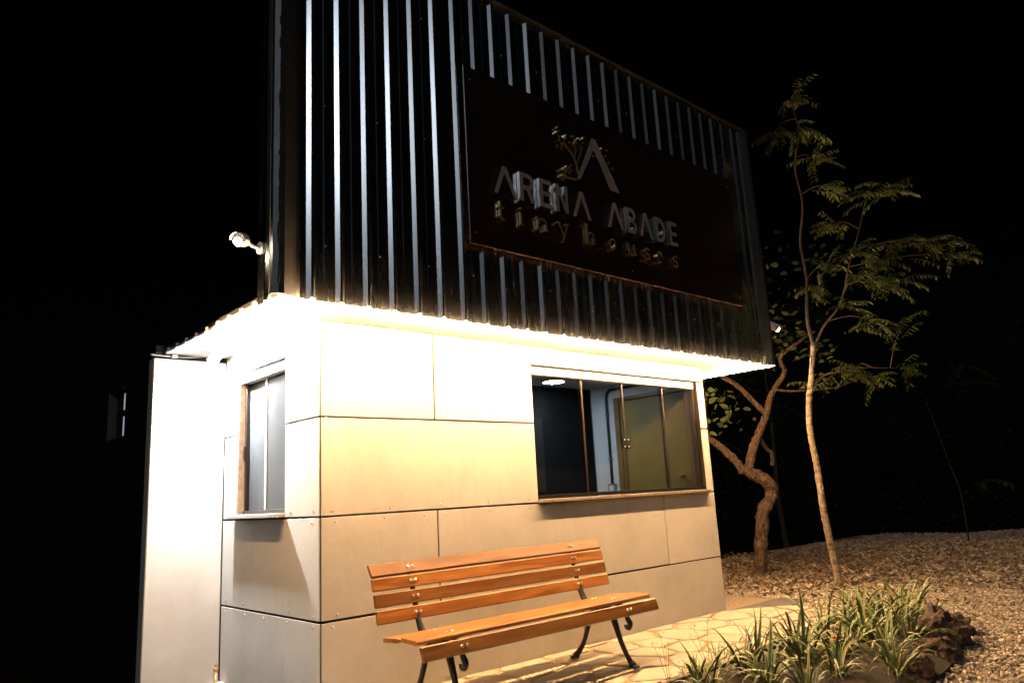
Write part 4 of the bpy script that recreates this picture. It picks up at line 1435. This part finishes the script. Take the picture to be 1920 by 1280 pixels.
def frond(mb, base, dirv, L, r_, leaf=.052):
    """pinnate leaf: rachis arching down with paired leaflets"""
    d = Vector(dirv).normalized()
    p = Vector(base)
    side = d.cross(Vector((0, 0, 1)))
    side = side.normalized() if side.length > .01 else Vector((1, 0, 0))
    n = r_.randint(6, 9)
    pts = [p.copy()]
    for i in range(n):
        p = p + d * (L / n)
        d = (d + Vector((0, 0, -.09))).normalized()
        pts.append(p.copy())
        for s_ in (-1, 1):
            l = leaf * r_.uniform(.8, 1.25) * (1.1 - .45 * abs(i / n - .45))
            o = (side * s_ * r_.uniform(.5, .9) + d * r_.uniform(.2, .5) + Vector((0, 0, r_.uniform(-.75, -.25)))).normalized()
            wv = o.cross(Vector((r_.uniform(-.3, .3), r_.uniform(-.3, .3), 1))).normalized() * l * .26
            a = p + o * .006
            mb.add([a, a + o * l * .45 + wv, a + o * l * 1.25, a + o * l * .45 - wv], [(0, 1, 2, 3)])
    mb.tube(pts, [.0035 * (1 - .7 * i / n) for i in range(n + 1)], 4, False)

t2 = thing('slim_tree', 'slim young tree with pale ringed trunk and feathery leaves on the gravel', 'tree', (0, 0, 0))
mb = MB()
trunk2 = limb(mb, [(6.05, -.205, -.15), (6.023, -.211, .034), (5.921, -.227, .432), (5.818, -.244, .83), (5.723, -.283, 1.283), (5.639, -.300, 1.624), (5.591, -.343, 1.934), (5.576, -.422, 2.270), (5.564, -.505, 2.620)], .042, .027, 12, 14, .22, 8)
mb.build('trunk', MT['bark2'], t2, True)
TL = [(5.568, -.50, 2.56), (5.50, -.50, 2.87), (5.46, -.57, 3.30), (5.37, -.60, 3.70), (5.37, -.68, 4.10), (5.27, -.70, 4.50), (5.26, -.80, 4.85), (5.20, -.80, 5.12)]
TR = [(5.566, -.50, 2.57), (5.60, -.63, 2.79), (5.69, -.75, 2.95), (5.72, -.84, 3.14), (5.73, -.92, 3.39), (5.78, -1.07, 3.78), (5.80, -1.20, 4.17)]
TB = [(5.58, -.40, 2.18), (5.70, -.50, 2.27), (5.84, -.65, 2.31), (6.01, -.81, 2.33), (6.27, -1.04, 2.31)]
TS = [(5.576, -.42, 2.26), (5.53, -.47, 2.45), (5.48, -.50, 2.55)]
for pts, a, b in ((TL, .021, .004), (TR, .015, .004), (TB, .009, .003), (TS, .006, .003)):
    m_ = MB()
    limb(m_, pts, a, b, 6, 8, .12, 9)
    m_.build('branch', MT['bark3'], t2, True)
CL = [(5.29, -.72, 5.28), (5.25, -.83, 4.90), (5.58, -.80, 4.63), (5.36, -.47, 5.02), (5.39, -1.01, 4.19), (5.65, -1.22, 4.09), (6.02, -1.34, 4.23), (5.78, -.79, 3.93), (5.63, -1.04, 3.52), (5.28, -.92, 3.34),
      (5.98, -1.11, 3.50), (6.23, -1.35, 3.57), (6.29, -1.66, 3.57), (6.35, -1.84, 3.55), (6.48, -1.91, 3.40), (5.89, -.46, 3.29), (5.65, -.98, 3.24), (5.87, -1.16, 3.17), (6.03, -1.32, 3.19), (5.55, -.93, 2.95),
      (5.86, -1.05, 2.79), (6.08, -1.23, 2.71), (6.47, -.50, 2.41), (6.66, -.64, 2.25), (6.34, -.10, 2.27), (7.11, -.84, 2.40)]
cr, tw = MB(), MB()
r_ = random.Random(41)
spine = [Vector(p) for p in smooth_path(TL, 4) + smooth_path(TR, 4) + smooth_path(TB, 4)]
for c in CL:
    c = Vector(c)
    cand = [s for s in spine if s.z < c.z + .05] or spine
    b = min(cand, key=lambda s: (s - c).length)
    mid = (b + c) / 2 + Vector((0, 0, .05))
    tw.tube(smooth_path([b, mid, c], 4), [.007 - .0045 * i / 8 for i in range(9)], 5)
    out = (c - b).normalized()
    for k in range(8):
        t = r_.uniform(.45, 1.05)
        base = b.lerp(c, t) + Vector((r_.gauss(0, .03), r_.gauss(0, .03), r_.gauss(0, .03)))
        dv = out * .7 + Vector((r_.uniform(-1, 1), r_.uniform(-1, 1), r_.uniform(-.35, .45)))
        frond(cr, base, dv, r_.uniform(.20, .34), r_)
struct(tw.build('twigs', MT['bark3'], t2, True), 'stuff')
cr.build('crown', MT['leaf'], t2, False, False)

# dim saplings and shrubs in the dark beyond the gravel
for i, (pts, r0, lab) in enumerate((
        ([(10.95, .05, -.1), (10.85, 0, .4), (10.73, -.03, .89), (10.61, 0, 1.22), (10.49, .02, 1.54), (10.3, .1, 2.3)], .016, 'thin sapling standing in the dark at the far right of the gravel'),
        ([(11.2, 3.2, -.2), (11.1, 3.2, 1.0), (11.0, 3.1, 2.2), (10.8, 3.0, 3.6)], .055, 'dim tree trunk in the dark just right of the slim tree'),
        ([(9.2, 3.6, -.2), (9.15, 3.5, 1.0), (9.3, 3.4, 2.0), (9.2, 3.3, 3.4)], .05, 'dim tree in the dark behind the gnarled tree'))):
    t = thing('background_tree', lab, 'tree', (0, 0, 0), 'dim trees behind the gravel')
    mb = MB()
    P = limb(mb, pts, r0, r0 * .35, 6, 8, .2, 20 + i)
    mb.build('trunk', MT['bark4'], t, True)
    cr = MB()
    for k in range(26 if i else 3):
        q = P[-1] + Vector((r_.gauss(0, .8), r_.gauss(0, .8), r_.gauss(.1, .6)))
        for j in range(3):
            frond(cr, q, (r_.uniform(-1, 1), r_.uniform(-1, 1), r_.uniform(-.4, .3)), r_.uniform(.3, .5), r_, .09)
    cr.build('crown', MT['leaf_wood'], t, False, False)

# the dark wood that closes the view behind the gravel
r_ = random.Random(99)
wd = MB()
for k in range(1100):
    a = r_.random()
    x, y = (r_.uniform(6.5, 24), r_.uniform(6.5, 10.0)) if a < .5 else (r_.uniform(17.5, 22), r_.uniform(-8, 8))
    z = -.2 + r_.random() ** 1.7 * 5.0
    broad_leaves(wd, (x, y, z), 14, .35, .11, r_)
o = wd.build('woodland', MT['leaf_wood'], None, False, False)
struct(o, 'stuff')
tag(o, 'dark mass of foliage behind the gravel', 'woodland')
